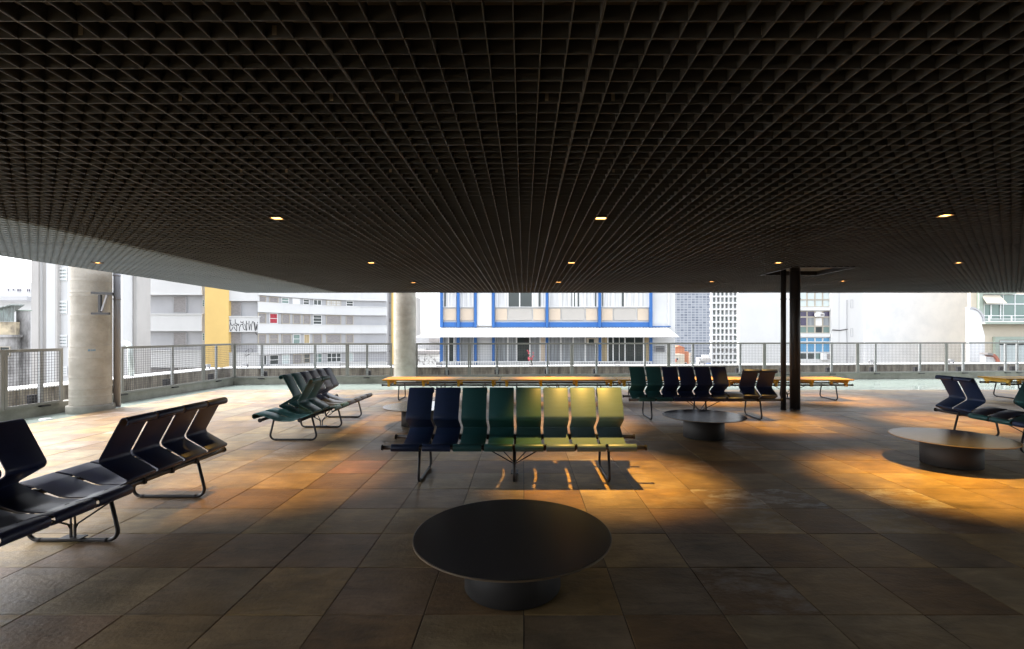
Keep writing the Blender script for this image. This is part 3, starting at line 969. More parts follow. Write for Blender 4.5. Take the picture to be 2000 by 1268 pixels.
# ------------------------------------------------------------------ the city beyond
GZ = -30.0
def rbox(parent, name, m, x0, y0, x1, y1, Y, depth=0.1):
    """box whose front covers the photograph's rectangle x0,y0-x1,y1 when it stands at distance Y."""
    return MB().box(PX(x0, Y), PX(x1, Y), Y, Y + depth, PZ(y1, Y), PZ(y0, Y)).build(name, m, parent)
def window(parent, x0, y0, x1, y1, Y, pane, frame, cols=1, rows=1, t=0.05, proud=0.04, depth=0.12, splits=None):
    X0, X1, Z0, Z1 = PX(x0, Y), PX(x1, Y), PZ(y1, Y), PZ(y0, Y)
    m = MB(); f = Y - proud
    m.box(X0, X1, f, f + depth, Z1 - t, Z1); m.box(X0, X1, f, f + depth, Z0, Z0 + t)
    m.box(X0, X0 + t, f, f + depth, Z0 + t, Z1 - t); m.box(X1 - t, X1, f, f + depth, Z0 + t, Z1 - t)
    xs = [X0 + (X1 - X0) * k / cols for k in range(1, cols)] if splits is None else [PX(s, Y) for s in splits]
    for xx in xs:
        m.box(xx - t / 2, xx + t / 2, f + 0.006, f + depth - 0.006, Z0 + t, Z1 - t)
    for k in range(1, rows):
        zz = Z0 + (Z1 - Z0) * k / rows
        m.box(X0 + t, X1 - t, f + 0.012, f + depth - 0.012, zz - t / 2, zz + t / 2)
    w = m.build('window', frame, parent)
    MB().box(X0 + 0.01, X1 - 0.01, Y + 0.01, Y + 0.04, Z0 + 0.01, Z1 - 0.01).build('pane', pane, w)
    return w

# --- blue and white office building
Y = 38.0
C = thing('office_building', 'white building with blue vertical posts and a corrugated awning', 'building', (PX(1090, Y), Y + 6, GZ))
rbox(C, 'wall', M['white_b'], 861, 470, 1319, 1700, Y + 0.35, 12)
Yw = Y + 0.33
for (x0, x1) in ((859, 864.5), (892, 897.5), (926, 931), (961, 966), (1066, 1071), (1169, 1174), (1269, 1274.5)):
    rbox(C, 'blue_post', M['blue'], x0, 470, x1, 639.5, Y, 0.30)
    rbox(C, 'blue_post', M['blue'], x0, 655, x1, 718, Y + 0.02, 0.28)
for (x0, x1) in ((865, 891.5), (898, 925.5), (966.5, 1065.5), (1071.5, 1168.5), (1174.5, 1268.5), (1275, 1310)):
    rbox(C, 'blue_band', M['blue'], x0, 629.5 if x0 < 1270 else 637, x1, 639, Y + 0.16, 0.16)
rbox(C, 'blank_panel', M['white_b'], 931.5, 470, 960.5, 636.5, Y + 0.10, 0.22)
def bay(x0, x1, spl, panes, pans_):
    edges = [x0] + spl + [x1]
    for a, b, pm in zip(edges[:-1], edges[1:], panes):
        window(C, a, 500, b, 600.5, Yw - 0.12, pm, M['frame'], 1, 1, 0.045, 0.03, 0.10)
    for (a, b, pm) in pans_:
        rbox(C, 'spandrel_panel', pm, a, 603, b, 626, Yw - 0.06, 0.05)
bay(865.5, 891, [876], [M['curtain'], M['curtain']], [(865.5, 891, M['cream'])])
bay(898, 925, [], [M['curtain']], [(898.5, 925, M['cream'])])
bay(967, 1065.5, [992, 1015, 1040], [M['curtain'], M['glass'], M['glass'], M['curtain']], [(967.5, 990.5, M['cream']), (993, 1038.5, M['greige']), (1041.5, 1064, M['cream'])])
bay(1071.5, 1168.5, [1095.5, 1119.5, 1143], [M['curtain']] * 4, [(1072, 1094.5, M['cream']), (1097, 1141.5, M['greige']), (1144.5, 1166.5, M['cream'])])
bay(1174.5, 1268.5, [1197.5, 1220.5, 1244], [M['curtain'], M['curtain'], M['curtain'], M['curtain']], [(1175, 1196.5, M['cream']), (1199, 1242, M['greige']), (1245.5, 1267, M['cream'])])
# open curtains: narrow dark slots between the folds
for (x0, x1) in ((867.5, 871), (1116, 1117.5), (1121, 1123), (1128, 1131), (1162, 1164.5), (1175.5, 1178), (1214.5, 1218.5), (1052, 1056)):
    rbox(C, 'curtain_gap', M['glass'], x0, 505, x1, 599, Yw - 0.118, 0.004)
# lower floor
def lower(x0, x1, mats, spl):
    edges = [x0] + spl + [x1]
    for a, b, pm in zip(edges[:-1], edges[1:], mats):
        window(C, a, 657, b, 707, Yw - 0.12, pm, M['frame'], 1, 1, 0.05, 0.03, 0.10)
lower(865.5, 891, [M['curtain_grey'], M['glass'], M['curtain_grey']], [876, 887])
lower(898, 925, [M['curtain_grey']], [])
lower(967, 1065.5, [M['curtain_grey'], M['curtain_grey'], M['glass'], M['curtain_grey'], M['cream']], [992, 1009, 1035, 1055])
lower(1071.5, 1168.5, [M['curtain_grey']] * 4, [1095.5, 1119.5, 1143])
lower(1174.5, 1268.5, [M['curtain_tan'], M['glass'], M['glass'], M['glass'], M['curtain_tan']], [1187, 1197.5, 1220.5, 1257])
for x in (1209, 1239):
    rbox(C, 'mullion', M['frame'], x, 659, x + 1.2, 706, Yw - 0.15, 0.02)
# balustrade
rbox(C, 'handrail', M['frame'], 862, 706, 1274, 708, Y - 0.25, 0.1)
rbox(C, 'bottom_rail', M['frame'], 862, 715, 1274, 720, Y - 0.25, 0.1)
for k in range(84):
    x = 864 + k * 4.9
    rbox(C, 'baluster', M['frame'], x, 708, x + 2.1, 715, Y - 0.235, 0.07)
rbox(C, 'balcony_slab', M['white_b'], 855, 720.5, 1322, 745, Y - 0.35, 0.75)
# corrugated awning
m = MB(); nb = 150
xa0, xa1, xb0, xb1 = PX(812, Y), PX(1327, Y - 1.6), PX(850, Y), PX(1306, Y)
za, zb = PZ(640.5, Y), PZ(657.5, Y - 1.6)
b = len(m.v)
for k in range(nb + 1):
    s = k / nb; dz = 0.022 if k % 2 else -0.022
    m.v += [(PX(812, Y - 1.6) * (1 - s) + xa1 * s, Y - 1.6, zb + dz), (xb0 * (1 - s) + xb1 * s, Y + 0.12, za + dz)]
for k in range(nb):
    m.f.append((2 * k, 2 * k + 2, 2 * k + 3, 2 * k + 1)); m.smooth.append(False)
aw = m.build('awning', M['ledge'], C)
md = aw.modifiers.new('thickness', 'SOLIDIFY'); md.thickness = 0.012
rbox(C, 'awning_rail', M['frame'], 812, 657.6, 1327, 659.2, Y - 1.55, 0.05)
# vent window on the plain end wall
vw = window(C, 1279, 675.5, 1299, 688, Y + 0.30, M['glass'], M['metal_grey'], 1, 3, 0.05, 0.05, 0.1)
rbox(C, 'corner_pipe', M['frame'], 1305, 470, 1307.5, 636, Y + 0.24, 0.1)
ac = thing('window_air_conditioner', 'tan window air conditioner above the grey curtains under the awning', 'air conditioner', (PX(1157, Y), Y, PZ(674, Y)))
rbox(ac, 'case', M['frame_tan'], 1146, 660.5, 1169, 673, Y - 0.05, 0.30)
rbox(ac, 'grille', M['glass'], 1150, 662.5, 1160, 671, Y - 0.058, 0.01)

# --- apartment block with yellow stripe
Y = 66.0
B = thing('apartment_block', 'white banded apartment block with a yellow vertical stripe and curved end', 'building', (PX(480, Y), Y + 8, GZ))
def seg(name, m, x0, y0, x1, y1, Ya, Yb, depth, lift=0.0):
    """wall strip from column x0 (distance Ya) to x1 (distance Yb) between the photograph rows measured at x0."""
    z1, z0 = PZ(y0, Y), PZ(y1, Y)
    A = Vector((PX(x0, Ya), Ya - lift)); Bv = Vector((PX(x1, Yb), Yb - lift))
    return MB().hexa([(A.x, A.y, z0), (Bv.x, Bv.y, z0), (Bv.x, Bv.y + depth, z0), (A.x, A.y + depth, z0),
                      (A.x, A.y, z1), (Bv.x, Bv.y, z1), (Bv.x, Bv.y + depth, z1), (A.x, A.y + depth, z1)]).build(name, m, B)
# rows of the photograph at Y=66: white bands and grey window strips repeat every 69 px
rbox(B, 'wall', M['greywall'], 267, 440, 446, 1200, Y + 0.55, 14)
rbox(B, 'wall', M['greywall'], 446.3, 440, 503, 1200, Y + 0.55, 14)
rbox(B, 'side_wall', M['greywall'], 235, 500, 266.6, 1200, Y + 2.0, 13)
rbox(B, 'pier', M['white'], 238, 500, 258, 1200, Y + 1.7, 0.28)
for (a, b_) in ((505, 575.5), (613.5, 647), (685, 718), (752, 790)):
    rbox(B, 'white_band', M['white'], 270, a, 394, b_, Y, 0.5)
    rbox(B, 'sill', M['white'], 268.5, b_ - 1.2, 394.5, b_ + 0.8, Y - 0.12, 0.6) if b_ < 600 else rbox(B, 'sill', M['white'], 268.5, a - 1.0, 394.5, a + 1.2, Y - 0.12, 0.6)
for (a, b_) in ((500, 588), (618.5, 648.5), (690, 717), (752, 790)):
    rbox(B, 'white_band', M['white'], 447, a, 503, b_, Y, 0.5)
    rbox(B, 'sill', M['white'], 446.8, a - 1.0, 504.5, a + 0.9, Y - 0.1, 0.55)
rbox(B, 'yellow_stripe', M['orange_stripe'], 400, 440, 446.5, 724, Y - 0.12, 0.6)
rbox(B, 'recess', M['tower_conc'], 394.6, 440, 399.8, 800, Y + 0.30, 0.2)
for (a, b_) in ((579, 611), (649, 676.5)):
    window(B, 338.5, a, 364, b_, Y + 0.42, M['shutter'], M['greywall'], 1, 1, 0.06, 0.03, 0.1)
for (a, b_) in ((720, 735),):
    window(B, 278, a, 330, b_, Y + 0.42, M['shutter'], M['greywall'], 2, 1, 0.06, 0.03, 0.1)
    window(B, 340, a - 3, 392, b_ - 2, Y + 0.42, M['shutter'], M['greywall'], 2, 1, 0.06, 0.03, 0.1)
for (a, b_) in ((586, 599), (651, 665)):
    window(B, 395, a, 400, b_, Y + 0.26, M['glass_green'], M['frame'], 1, 3, 0.04, 0.03, 0.08)
for (a, b_) in ((589.5, 616.5), (650, 677), (718, 724)):
    window(B, 449, a, 471.5, b_, Y + 0.42, M['shutter'], M['greywall'], 1, 1, 0.06, 0.03, 0.1)
# curved wing: five facets from x=503 (66 m) to x=755 (78 m)
XS = [503.3, 553, 603, 653, 704, 754]
YS = [66.0, 69.5, 72.8, 75.4, 77.2, 78.2]
BANDS = [(500, 576), (590, 609.5), (632.5, 651), (674, 693.5), (716, 760)]
for k in range(5):
    Ya, Yb = YS[k], YS[k + 1]
    for (a, b_) in BANDS:
        seg('white_band', M['white'], XS[k], a, XS[k + 1], b_, Ya, Yb, 0.55)
        seg('sill', M['white'], XS[k], a - 0.6, XS[k + 1], a + 1.0, Ya, Yb, 0.6, 0.1)
    seg('wall', M['greywall'], XS[k], 470, XS[k + 1], 1200, Ya + 0.45, Yb + 0.45, 2)
def curve_at(x):
    for k in range(5):
        if x <= XS[k + 1] or k == 4:
            s = (x - XS[k]) / (XS[k + 1] - XS[k]); return YS[k] * (1 - s) + YS[k + 1] * s
def cwin(x0, x1, row, pane, frame, cols=1, rows=1, short=0.0):
    a, b_ = ((577, 589.5), (610.5, 631.5), (652.5, 673.2), (694.8, 715))[row]
    Ya, Yb = curve_at(x0) + 0.40, curve_at(x1) + 0.40
    z1, z0 = PZ(a, Y), PZ(b_, Y)
    z1 = z1 - (z1 - z0) * short
    P0 = Vector((PX(x0, Ya), Ya)); P1 = Vector((PX(x1, Yb), Yb)); t = (P1 - P0).normalized()
    m = MB(); w = 0.09; n = (-t.y, t.x, 0)
    m.bar((P0.x, P0.y, z1 - w / 2), (P1.x, P1.y, z1 - w / 2), 0.12, w); m.bar((P0.x, P0.y, z0 + w / 2), (P1.x, P1.y, z0 + w / 2), 0.12, w)
    for k in range(cols + 1):
        q = P0 + (P1 - P0) * min(max(k / cols, 0.03), 0.97)
        m.bar((q.x, q.y, z0 + w), (q.x, q.y, z1 - w), w, 0.11, n)
    for k in range(1, rows):
        zz = z0 + (z1 - z0) * k / rows
        m.bar((P0.x, P0.y, zz), (P1.x, P1.y, zz), 0.1, 0.07)
    o = m.build('window', frame, B)
    m = MB(); m.bar((P0.x, P0.y + 0.02, (z0 + z1) / 2), (P1.x, P1.y + 0.02, (z0 + z1) / 2), 0.03, z1 - z0 - 0.02)
    m.build('pane', pane, o)
W_ = [  # row, x0, x1, pane, frame, cols, rows
    (0, 504, 519.5, 'shutter', 'frame_tan', 1, 1), (0, 526, 543.5, 'shutter', 'frame_tan', 1, 1), (0, 549.5, 564, 'glass_green', 'frame', 1, 2), (0, 571, 586, 'ledge', 'frame', 1, 1),
    (0, 592, 604, 'glass', 'frame', 1, 2), (0, 612, 628, 'glass', 'frame', 2, 1), (0, 637, 666.5, 'curtain', 'frame_tan', 3, 2), (0, 676, 690, 'glass', 'frame', 1, 2),
    (1, 504, 519.5, 'shutter', 'frame_tan', 1, 1), (1, 526, 542, 'curtain_red', 'frame', 1, 2), (1, 550, 566, 'shutter', 'frame_tan', 1, 1), (1, 572, 587, 'shutter', 'frame_tan', 1, 1),
    (1, 592, 606, 'shutter', 'frame_tan', 1, 1), (1, 611, 628.5, 'glass', 'frame', 1, 3), (1, 636.5, 666.5, 'shutter', 'frame_tan', 1, 1), (1, 675.5, 690, 'shutter', 'frame_tan', 1, 1),
    (2, 504, 519.5, 'shutter', 'frame_tan', 1, 1), (2, 526, 543.5, 'shutter', 'frame_tan', 1, 2), (2, 550, 569, 'shutter', 'frame_tan', 1, 1), (2, 572, 586, 'glass_green', 'frame', 1, 2),
    (2, 593, 605, 'curtain_tan', 'frame', 1, 1), (2, 611, 629, 'shutter', 'frame_tan', 1, 1), (2, 637, 666.5, 'shutter', 'frame_tan', 1, 1), (2, 675.5, 690.5, 'shutter', 'frame_tan', 1, 1),
    (3, 515, 520.5, 'glass', 'frame', 1, 1), (3, 526, 544, 'glass', 'frame', 1, 2), (3, 550, 565.5, 'glass_pale', 'frame', 1, 2), (3, 573, 590, 'shutter', 'frame_tan', 1, 1),
    (3, 593, 605, 'glass', 'frame_tan', 1, 2), (3, 612, 629, 'glass_green', 'frame', 2, 2), (3, 638, 666.5, 'glass', 'frame', 3, 2), (3, 682, 690, 'glass_pale', 'frame', 1, 1)]
for (r_, x0, x1, pn, fr, c_, w_) in W_:
    cwin(x0, x1, r_, M[pn], M[fr], c_, w_)
# end of the wing and the grey strip behind it
rbox(B, 'end_wall', M['greywall'], 755, 480, 764, 1100, 80.5, 6)
rbox(B, 'yellow_edge', M['orange_stripe'], 764.3, 480, 767.5, 712, 80.2, 3)
for (a, b_) in ((591, 593), (622, 629), (654, 656), (684, 688)):
    rbox(B, 'balcony_bar', M['shutter'], 755.5, a, 763.6, b_, 80.38, 0.1)
# sprayed lettering on the band right of the stripe (flat paint strokes)
g = MB()
strokes = [[(150, 540), (250, 540)], [(195, 540), (215, 660), (190, 760), (185, 880), (225, 985), (300, 880), (320, 800)], [(215, 640), (260, 760), (330, 750), (330, 690)],
           [(405, 500), (415, 650), (380, 750), (480, 770)], [(415, 650), (490, 690), (470, 760), (475, 990)], [(360, 810), (395, 900), (460, 980)],
           [(500, 690), (545, 770), (560, 690)], [(640, 570), (645, 640), (725, 640), (740, 570)], [(740, 640), (735, 700), (640, 720), (625, 790), (570, 840)],
           [(690, 720), (735, 740), (730, 800), (760, 900), (830, 950)], [(590, 840), (580, 1000)], [(805, 690), (865, 960), (890, 960), (870, 570), (885, 690), (940, 690)],
           [(985, 570), (975, 700), (990, 950), (1045, 690)], [(1075, 960), (1090, 720), (1130, 590), (1215, 650), (1220, 940)], [(1180, 650), (1240, 990), (1275, 700)],
           [(1275, 720), (1300, 960), (1340, 610)], [(1250, 1040), (1270, 1100), (1330, 1160)]]
YG = Y - 0.012
for s in strokes:
    for (p, q) in zip(s[:-1], s[1:]):
        a = (440 + p[0] / 21.14, 600 + p[1] / 21.14); c = (440 + q[0] / 21.14, 600 + q[1] / 21.14)
        g.bar((PX(a[0], YG), YG, PZ(a[1], YG)), (PX(c[0], YG), YG, PZ(c[1], YG)), 0.075, 0.012, (0, 1, 0))
gs = [[(478, 700), (480, 686), (486, 682), (486, 692), (480, 696), (492, 690), (494, 683), (489, 681)]]
for s in gs:
    for (a, c) in zip(s[:-1], s[1:]):
        g.bar((PX(a[0], YG), YG, PZ(a[1], YG)), (PX(c[0], YG), YG, PZ(c[1], YG)), 0.04, 0.012, (0, 1, 0))
g.build('sprayed_lettering', M['black'], B)
# laundry bars on the lowest storey
for k in range(9):
    rbox(B, 'window_bar', M['frame'], 348 + k * 3.4, 716, 349 + k * 3.4, 733, Y + 0.2, 0.08)

# --- left edge: old tower, sheds, far white block
Y = 52.0
A = thing('old_tower', 'old concrete tower with pilasters and louvred windows behind the left fence', 'building', (PX(100, Y), Y + 5, GZ))
rbox(A, 'pilaster', M['tower_conc'], 61, 380, 75, 1200, Y, 6)
rbox(A, 'white_strip', M['white'], 75.2, 380, 79, 1200, Y + 0.2, 6)
rbox(A, 'recess', M['tower_conc'], 79.2, 380, 90, 1200, Y + 0.45, 5)
rbox(A, 'wall', M['white'], 90.2, 380, 108, 1200, Y + 0.3, 6)
rbox(A, 'edge_strip', M['tower_conc'], 108.2, 380, 112, 1200, Y + 0.1, 6)
rbox(A, 'wall', M['white'], 112.2, 380, 240, 1200, Y + 0.5, 1.3)
rbox(A, 'rear_wall', M['tower_conc'], 200, 380, 267, 1200, Y + 1.9, 2)
for (a, b_) in ((523, 549.5), (587.5, 614), (654, 678), (716, 735)):
    w = window(A, 113, a, 131, b_, Y + 0.46, M['glass_pale'], M['frame'], 2, 1, 0.05, 0.05, 0.1)
    n_ = 4
    for k in range(n_):
        yy = a + (b_ - a) * (k + 0.1) / n_
        rbox(w, 'louvre', M['frame'], 113.5, yy, 130.5, yy + 3.2, Y + 0.36, 0.05)
S = thing('tin_shed', 'corrugated tin shed on a mouldy ochre wall at the left edge', 'shed', (PX(10, 40), 42, GZ))
Y = 40.0
rbox(S, 'wall', M['ochre_wall'], -80, 629, 31, 657, Y + 0.1, 0.3)
rbox(S, 'lower_wall', M['dirty'], -80, 657.4, 33, 1300, Y + 0.04, 0.3)
rbox(S, 'ledge', M['dirty'], -80, 654, 32.5, 659, Y - 0.2, 0.5)
m = MB(); n_ = 40
b = 0
for k in range(n_ + 1):
    x = PX(-80, Y) + (PX(29, Y) - PX(-80, Y)) * k / n_
    yy = Y - 0.02 + (0.05 if k % 2 else -0.05)
    top = 597 + (29 - (-80 + 109 * k / n_)) * 0.26
    m.v += [(x, yy, PZ(628.5, Y)), (x, yy, PZ(top, Y))]
for k in range(n_):
    m.f.append((2 * k, 2 * k + 2, 2 * k + 3, 2 * k + 1)); m.smooth.append(False)
o = m.build('corrugated_wall', M['tin'], S); md = o.modifiers.new('thickness', 'SOLIDIFY'); md.thickness = 0.02
m = MB(); m.hexa([(PX(-80, Y), Y - 0.5, PZ(625, Y)), (PX(33, Y), Y - 0.5, PZ(597, Y)), (PX(33, Y), Y + 0.6, PZ(596, Y)), (PX(-80, Y), Y + 3.5, PZ(620, Y)),
                  (PX(-80, Y), Y - 0.5, PZ(623, Y)), (PX(33, Y), Y - 0.5, PZ(595, Y)), (PX(33, Y), Y + 0.6, PZ(594, Y)), (PX(-80, Y), Y + 3.5, PZ(618, Y))])
m.build('roof', M['tin'], S)
window(S, -20, 677, 20, 696, Y + 0.0, M['glass'], M['frame_tan'], 2, 1, 0.06, 0.04, 0.1)
D_ = thing('mouldy_gable', 'blackened concrete gable wall right of the tin shed', 'wall', (PX(44, 41), 42, GZ))
rbox(D_, 'wall', M['dirty'], 31.5, 607.5, 54, 1300, 40.4, 0.25)
rbox(D_, 'coping', M['sage'], 31, 605.5, 54.5, 607.6, 40.35, 0.35)
Y = 160.0
E_ = thing('far_white_block', 'distant white block with small dark windows at the left edge', 'building', (PX(30, Y), Y + 10, GZ))
rbox(E_, 'wall', M['white'], -60, 552, 63, 900, Y, 20)
for (x0, x1, a, b_) in ((14.5, 19, 564, 569), (24, 28.5, 564, 568.5), (33, 42, 564, 570.5), (52, 60, 564, 570.5), (33, 42, 580, 583), (53, 60, 580, 584.5), (57, 60.5, 612, 620.5), (57, 60.5, 649, 655), (57, 60.5, 666, 673)):
    window(E_, x0, a, x1, b_, Y - 0.1, M['glass_purple'], M['frame'], 2 if x1 - x0 > 6 else 1, 1, 0.12, 0.05, 0.12)
rbox(E_, 'tiled_roof', M['metal_grey'], -60, 579, 52, 587, Y - 4, 2)

# --- far grey tower, egg-crate block, low houses
Y = 420.0
Tw = thing('grey_tower', 'far bluish grey tower full of tiny windows', 'building', (PX(1354, Y), Y + 15, GZ))
rbox(Tw, 'facade', M['tower'], 1312, 380, 1389, 735, Y, 30)
Y = 215.0
Eg = thing('eggcrate_block', 'white egg crate apartment block with deep square openings', 'building', (PX(1414, Y), Y + 10, GZ))
rbox(Eg, 'core', M['greywall'], 1389.5, 380, 1441, 790, Y + 1.4, 1.5)
cx_ = [1388.6, 1391.2, 1399.5, 1407.5, 1415.6, 1423.8, 1432, 1440.8]
for c in cx_[1:]:
    rbox(Eg, 'fin', M['white_b'], c - 1.5, 380, c + 1.0, 790, Y, 1.38)
rows = [567 + 12.45 * k for k in range(-1, 14)]
for r_ in rows:
    rbox(Eg, 'floor_slab', M['white_b'], 1388.4, r_ - 2.0, 1441.2, r_ + 1.5, Y - 0.05, 1.36)
rd = random.Random(5)
for r_ in rows[:-1]:
    for a, c in zip(cx_[1:-1], cx_[2:]):
        rbox(Eg, 'window', rd.choice((M['glass_green'], M['glass_green'], M['shutter'], M['curtain_grey'], M['glass_pale'])), a + 3.2, r_ + 2, c - 1.6, r_ + 10.3, Y + 1.3, 0.08)
Y = 120.0
H = thing('salmon_house', 'salmon coloured stepped house far below the grey tower', 'house', (PX(1335, Y), Y + 5, GZ))
rbox(H, 'wall', M['salmon'], 1317, 679, 1337, 800, Y, 8)
rbox(H, 'wing', M['salmon'], 1337.2, 687, 1345.5, 800, Y + 0.3, 8)
m = MB(); m.prism([(PX(1316.5, Y), PZ(679, Y)), (PX(1337.5, Y), PZ(679, Y)), (PX(1327, Y), PZ(675, Y))], Y - 0.2, Y + 8); recalc(m.build('roof', M['salmon'], H))
rbox(H, 'front_wall', M['beige'], 1313, 692, 1337, 800, Y - 4, 3.8)
for (x0, x1, a, b_) in ((1320, 1325.5, 699, 704), (1336, 1341.5, 708, 715)):
    window(H, x0, a, x1, b_, Y - 4.05 if x0 < 1330 else Y - 0.05, M['glass'], M['frame'], 1, 1, 0.08, 0.04, 0.1)
rbox(H, 'chimney', M['brick_red'], 1320, 701.5, 1322, 707, Y - 4.6, 0.5)
H2 = thing('beige_house', 'narrow beige house between the salmon house and the white house', 'house', (PX(1350, 130), 135, GZ))
rbox(H2, 'wall', M['beige'], 1346, 690, 1354.5, 800, 130, 2)
for k in range(3):
    window(H2, 1348, 695 + 6.5 * k, 1352, 698.5 + 6.5 * k, 129.95, M['glass'], M['frame'], 1, 1, 0.1, 0.04, 0.1)
H3 = thing('white_house', 'low white house with a blue painted corner beside the egg crate block', 'house', (PX(1374, 140), 145, GZ))
rbox(H3, 'wall', M['white'], 1364, 699, 1388, 800, 140, 2)
rbox(H3, 'roof_block', M['white'], 1375, 694, 1388, 698.8, 141, 2)
rbox(H3, 'grey_wall', M['tower_conc'], 1372, 700.5, 1388.5, 712, 139.7, 0.2)  # darker grey piece set before the white wall
rbox(H3, 'blue_wall', M['blue'], 1379, 709, 1388.5, 800, 139.5, 0.15)
window(H3, 1364.5, 700.5, 1369.5, 702.6, 139.9, M['glass'], M['frame'], 2, 1, 0.08, 0.04, 0.1)

# --- big white blank wall with a glazed bay
Y = 58.0
Fb = thing('white_wall_building', 'large white blank walled building with a glazed bay and slit windows', 'building', (PX(1660, Y), Y + 8, GZ))
rbox(Fb, 'wall', M['white_b'], 1443, 420, 1562, 1200, Y + 1.0, 0.5)
rbox(Fb, 'rear_wall', M['white_b'], 1530, 420, 1562, 1200, Y + 1.55, 12)
rbox(Fb, 'stair_wall', M['white'], 1624, 420, 1689, 1200, Y, 14)
rbox(Fb, 'gable_wall', M['stained'], 1689.3, 420, 1921, 1200, Y - 0.25, 14)
rbox(Fb, 'bay_core', M['white_b'], 1562.2, 420, 1623.7, 1200, Y + 0.45, 13)
for (a, b_) in ((600, 606.5), (651.5, 658.5), (703, 722)):
    rbox(Fb, 'bay_band', M['white_b'], 1562.4, a, 1622, b_, Y + 0.1, 0.34)
cols_ = [1558, 1576, 1591.5, 1606.5, 1621]
grid_rows = [(560, 585.5, ['glass_pale'] * 4), (586, 599.5, ['glass_pale'] * 4), (607.5, 619, ['glass_purple', 'glass_purple', 'ledge', 'glass_purple']),
             (619.8, 637, ['glass_purple', 'curtain_grey', 'ledge', 'curtain_grey']), (637.8, 650.8, ['glass_green', 'glass_green', 'glass', 'glass_green']),
             (659.3, 668, ['blue_glass'] * 4), (668.8, 688, ['blue_glass'] * 4), (689, 702.3, ['glass', 'glass', 'glass_green', 'glass'])]
for (a, b_, pn) in grid_rows:
    for k in range(4):
        window(Fb, cols_[k] + 0.2, a, cols_[k + 1] - 0.2, b_, Y + 0.40, M[pn[k]], M['frame_tan'] if a < 655 else M['frame'], 1, 1, 0.06, 0.03, 0.06)
for (a, b_) in ((585.5, 602), (641.5, 658), (696.5, 710)):
    window(Fb, 1661.3, a, 1665.8, b_, Y + 0.0, M['glass'], M['greywall'], 1, 1, 0.03, 0.03, 0.06)
rbox(Fb, 'conduit', M['metal_grey'], 1654.2, 586, 1655.6, 712, Y - 0.08, 0.07)
m = MB(); m.tube([(PX(1625, Y), Y - 0.1, PZ(644.5, Y)), (PX(1640, Y), Y - 0.1, PZ(645.5, Y)), (PX(1654.5, Y), Y - 0.1, PZ(643, Y))], 0.05, 6); m.build('cable', M['black'], Fb)
rbox(Fb, 'wall_joint', M['greywall'], 1638.6, 420, 1639.2, 720, Y - 0.02, 0.02)
for (nm, x0, y0, x1, y1, lab) in (('air_conditioner', 1595.5, 612, 1610, 618.5, 'small white air conditioner on the upper glazed bay windows'),
                                  ('air_conditioner', 1607, 690, 1624, 703.5, 'grey air conditioner unit at the foot of the blue glazed bay')):
    a_ = thing(nm, lab, 'air conditioner', (PX(x0, Y), Y, PZ(y1, Y)), 0, 'air conditioners on the glazed bay')
    rbox(a_, 'case', M['frame'], x0, y0, x1, y1, Y - 0.25, 0.5)
    rbox(a_, 'fan_grille', M['shutter'], x0 + (x1 - x0) * .5, y0 + 1.2, x1 - 1, y1 - 1.2, Y - 0.262, 0.01)

# --- beige building with sage trim at the right edge
Y = 50.0
Gb = thing('beige_building', 'beige building with sage green window trim at the right edge', 'building', (PX(1990, Y), Y + 5, GZ))
rbox(Gb, 'wall', M['beige'], 1896, 420, 2130, 1200, Y + 0.45, 0.35)
rbox(Gb, 'rear_wall', M['beige'], 2060, 420, 2130, 1200, Y + 0.85, 11)
rbox(Gb, 'trim', M['sage'], 1913, 420, 1920.8, 632, Y + 0.15, 0.28)
rbox(Gb, 'lintel', M['sage'], 1921, 571.5, 1985, 574, Y + 0.05, 0.38)
win = window(Gb, 1921, 574.5, 2125, 628, Y + 0.40, M['glass_green'], M['frame'], 1, 1, 0.07, 0.05, 0.09, [1959, 1982, 2006, 2030, 2060, 2090])
rbox(Gb, 'transom', M['frame'], 1921.5, 593, 2124, 595, Y + 0.33, 0.05)
rbox(Gb, 'door_frame', M['frame'], 1935, 595.5, 1937, 622, Y + 0.32, 0.05)
rbox(Gb, 'door_frame', M['frame'], 1953.5, 595.5, 1955.5, 622, Y + 0.32, 0.05)
m = MB(); m.hexa([(PX(1921.5, Y), Y - 0.35, PZ(593, Y)), (PX(1961, Y), Y - 0.35, PZ(593, Y)), (PX(1961, Y), Y - 0.32, PZ(593, Y)), (PX(1921.5, Y), Y - 0.32, PZ(593, Y)),
                  (PX(1921.5, Y), Y + 0.25, PZ(576, Y)), (PX(1957, Y), Y + 0.25, PZ(576, Y)), (PX(1957, Y), Y + 0.28, PZ(576, Y)), (PX(1921.5, Y), Y + 0.28, PZ(576, Y))])
m.build('sun_blind', M['beige'], Gb)
rbox(Gb, 'balcony_slab', M['sage'], 1925, 629, 2130, 633, Y - 0.9, 1.25)
for yy in (616, 622.5, 627.5):
    rbox(Gb, 'balcony_rail', M['frame'], 1922, yy, 2130, yy + 1.4, Y - 0.85, 0.05)
for x in (1932, 1975.5, 2019, 2062):
    rbox(Gb, 'rail_post', M['frame'], x, 616, x + 2, 628.8, Y - 0.80, 0.05)
rbox(Gb, 'trim', M['sage'], 1944, 658, 2130, 664, Y + 0.15, 0.28)
rbox(Gb, 'trim', M['sage'], 1944, 664.2, 1952, 760, Y + 0.16, 0.28)
window(Gb, 1952.5, 664.5, 2125, 720, Y + 0.40, M['glass_pale'], M['frame'], 1, 1, 0.07, 0.05, 0.09, [1988, 2020, 2060])
rbox(Gb, 'dark_transom', M['glass'], 1953, 670.5, 2124, 674, Y + 0.32, 0.04)
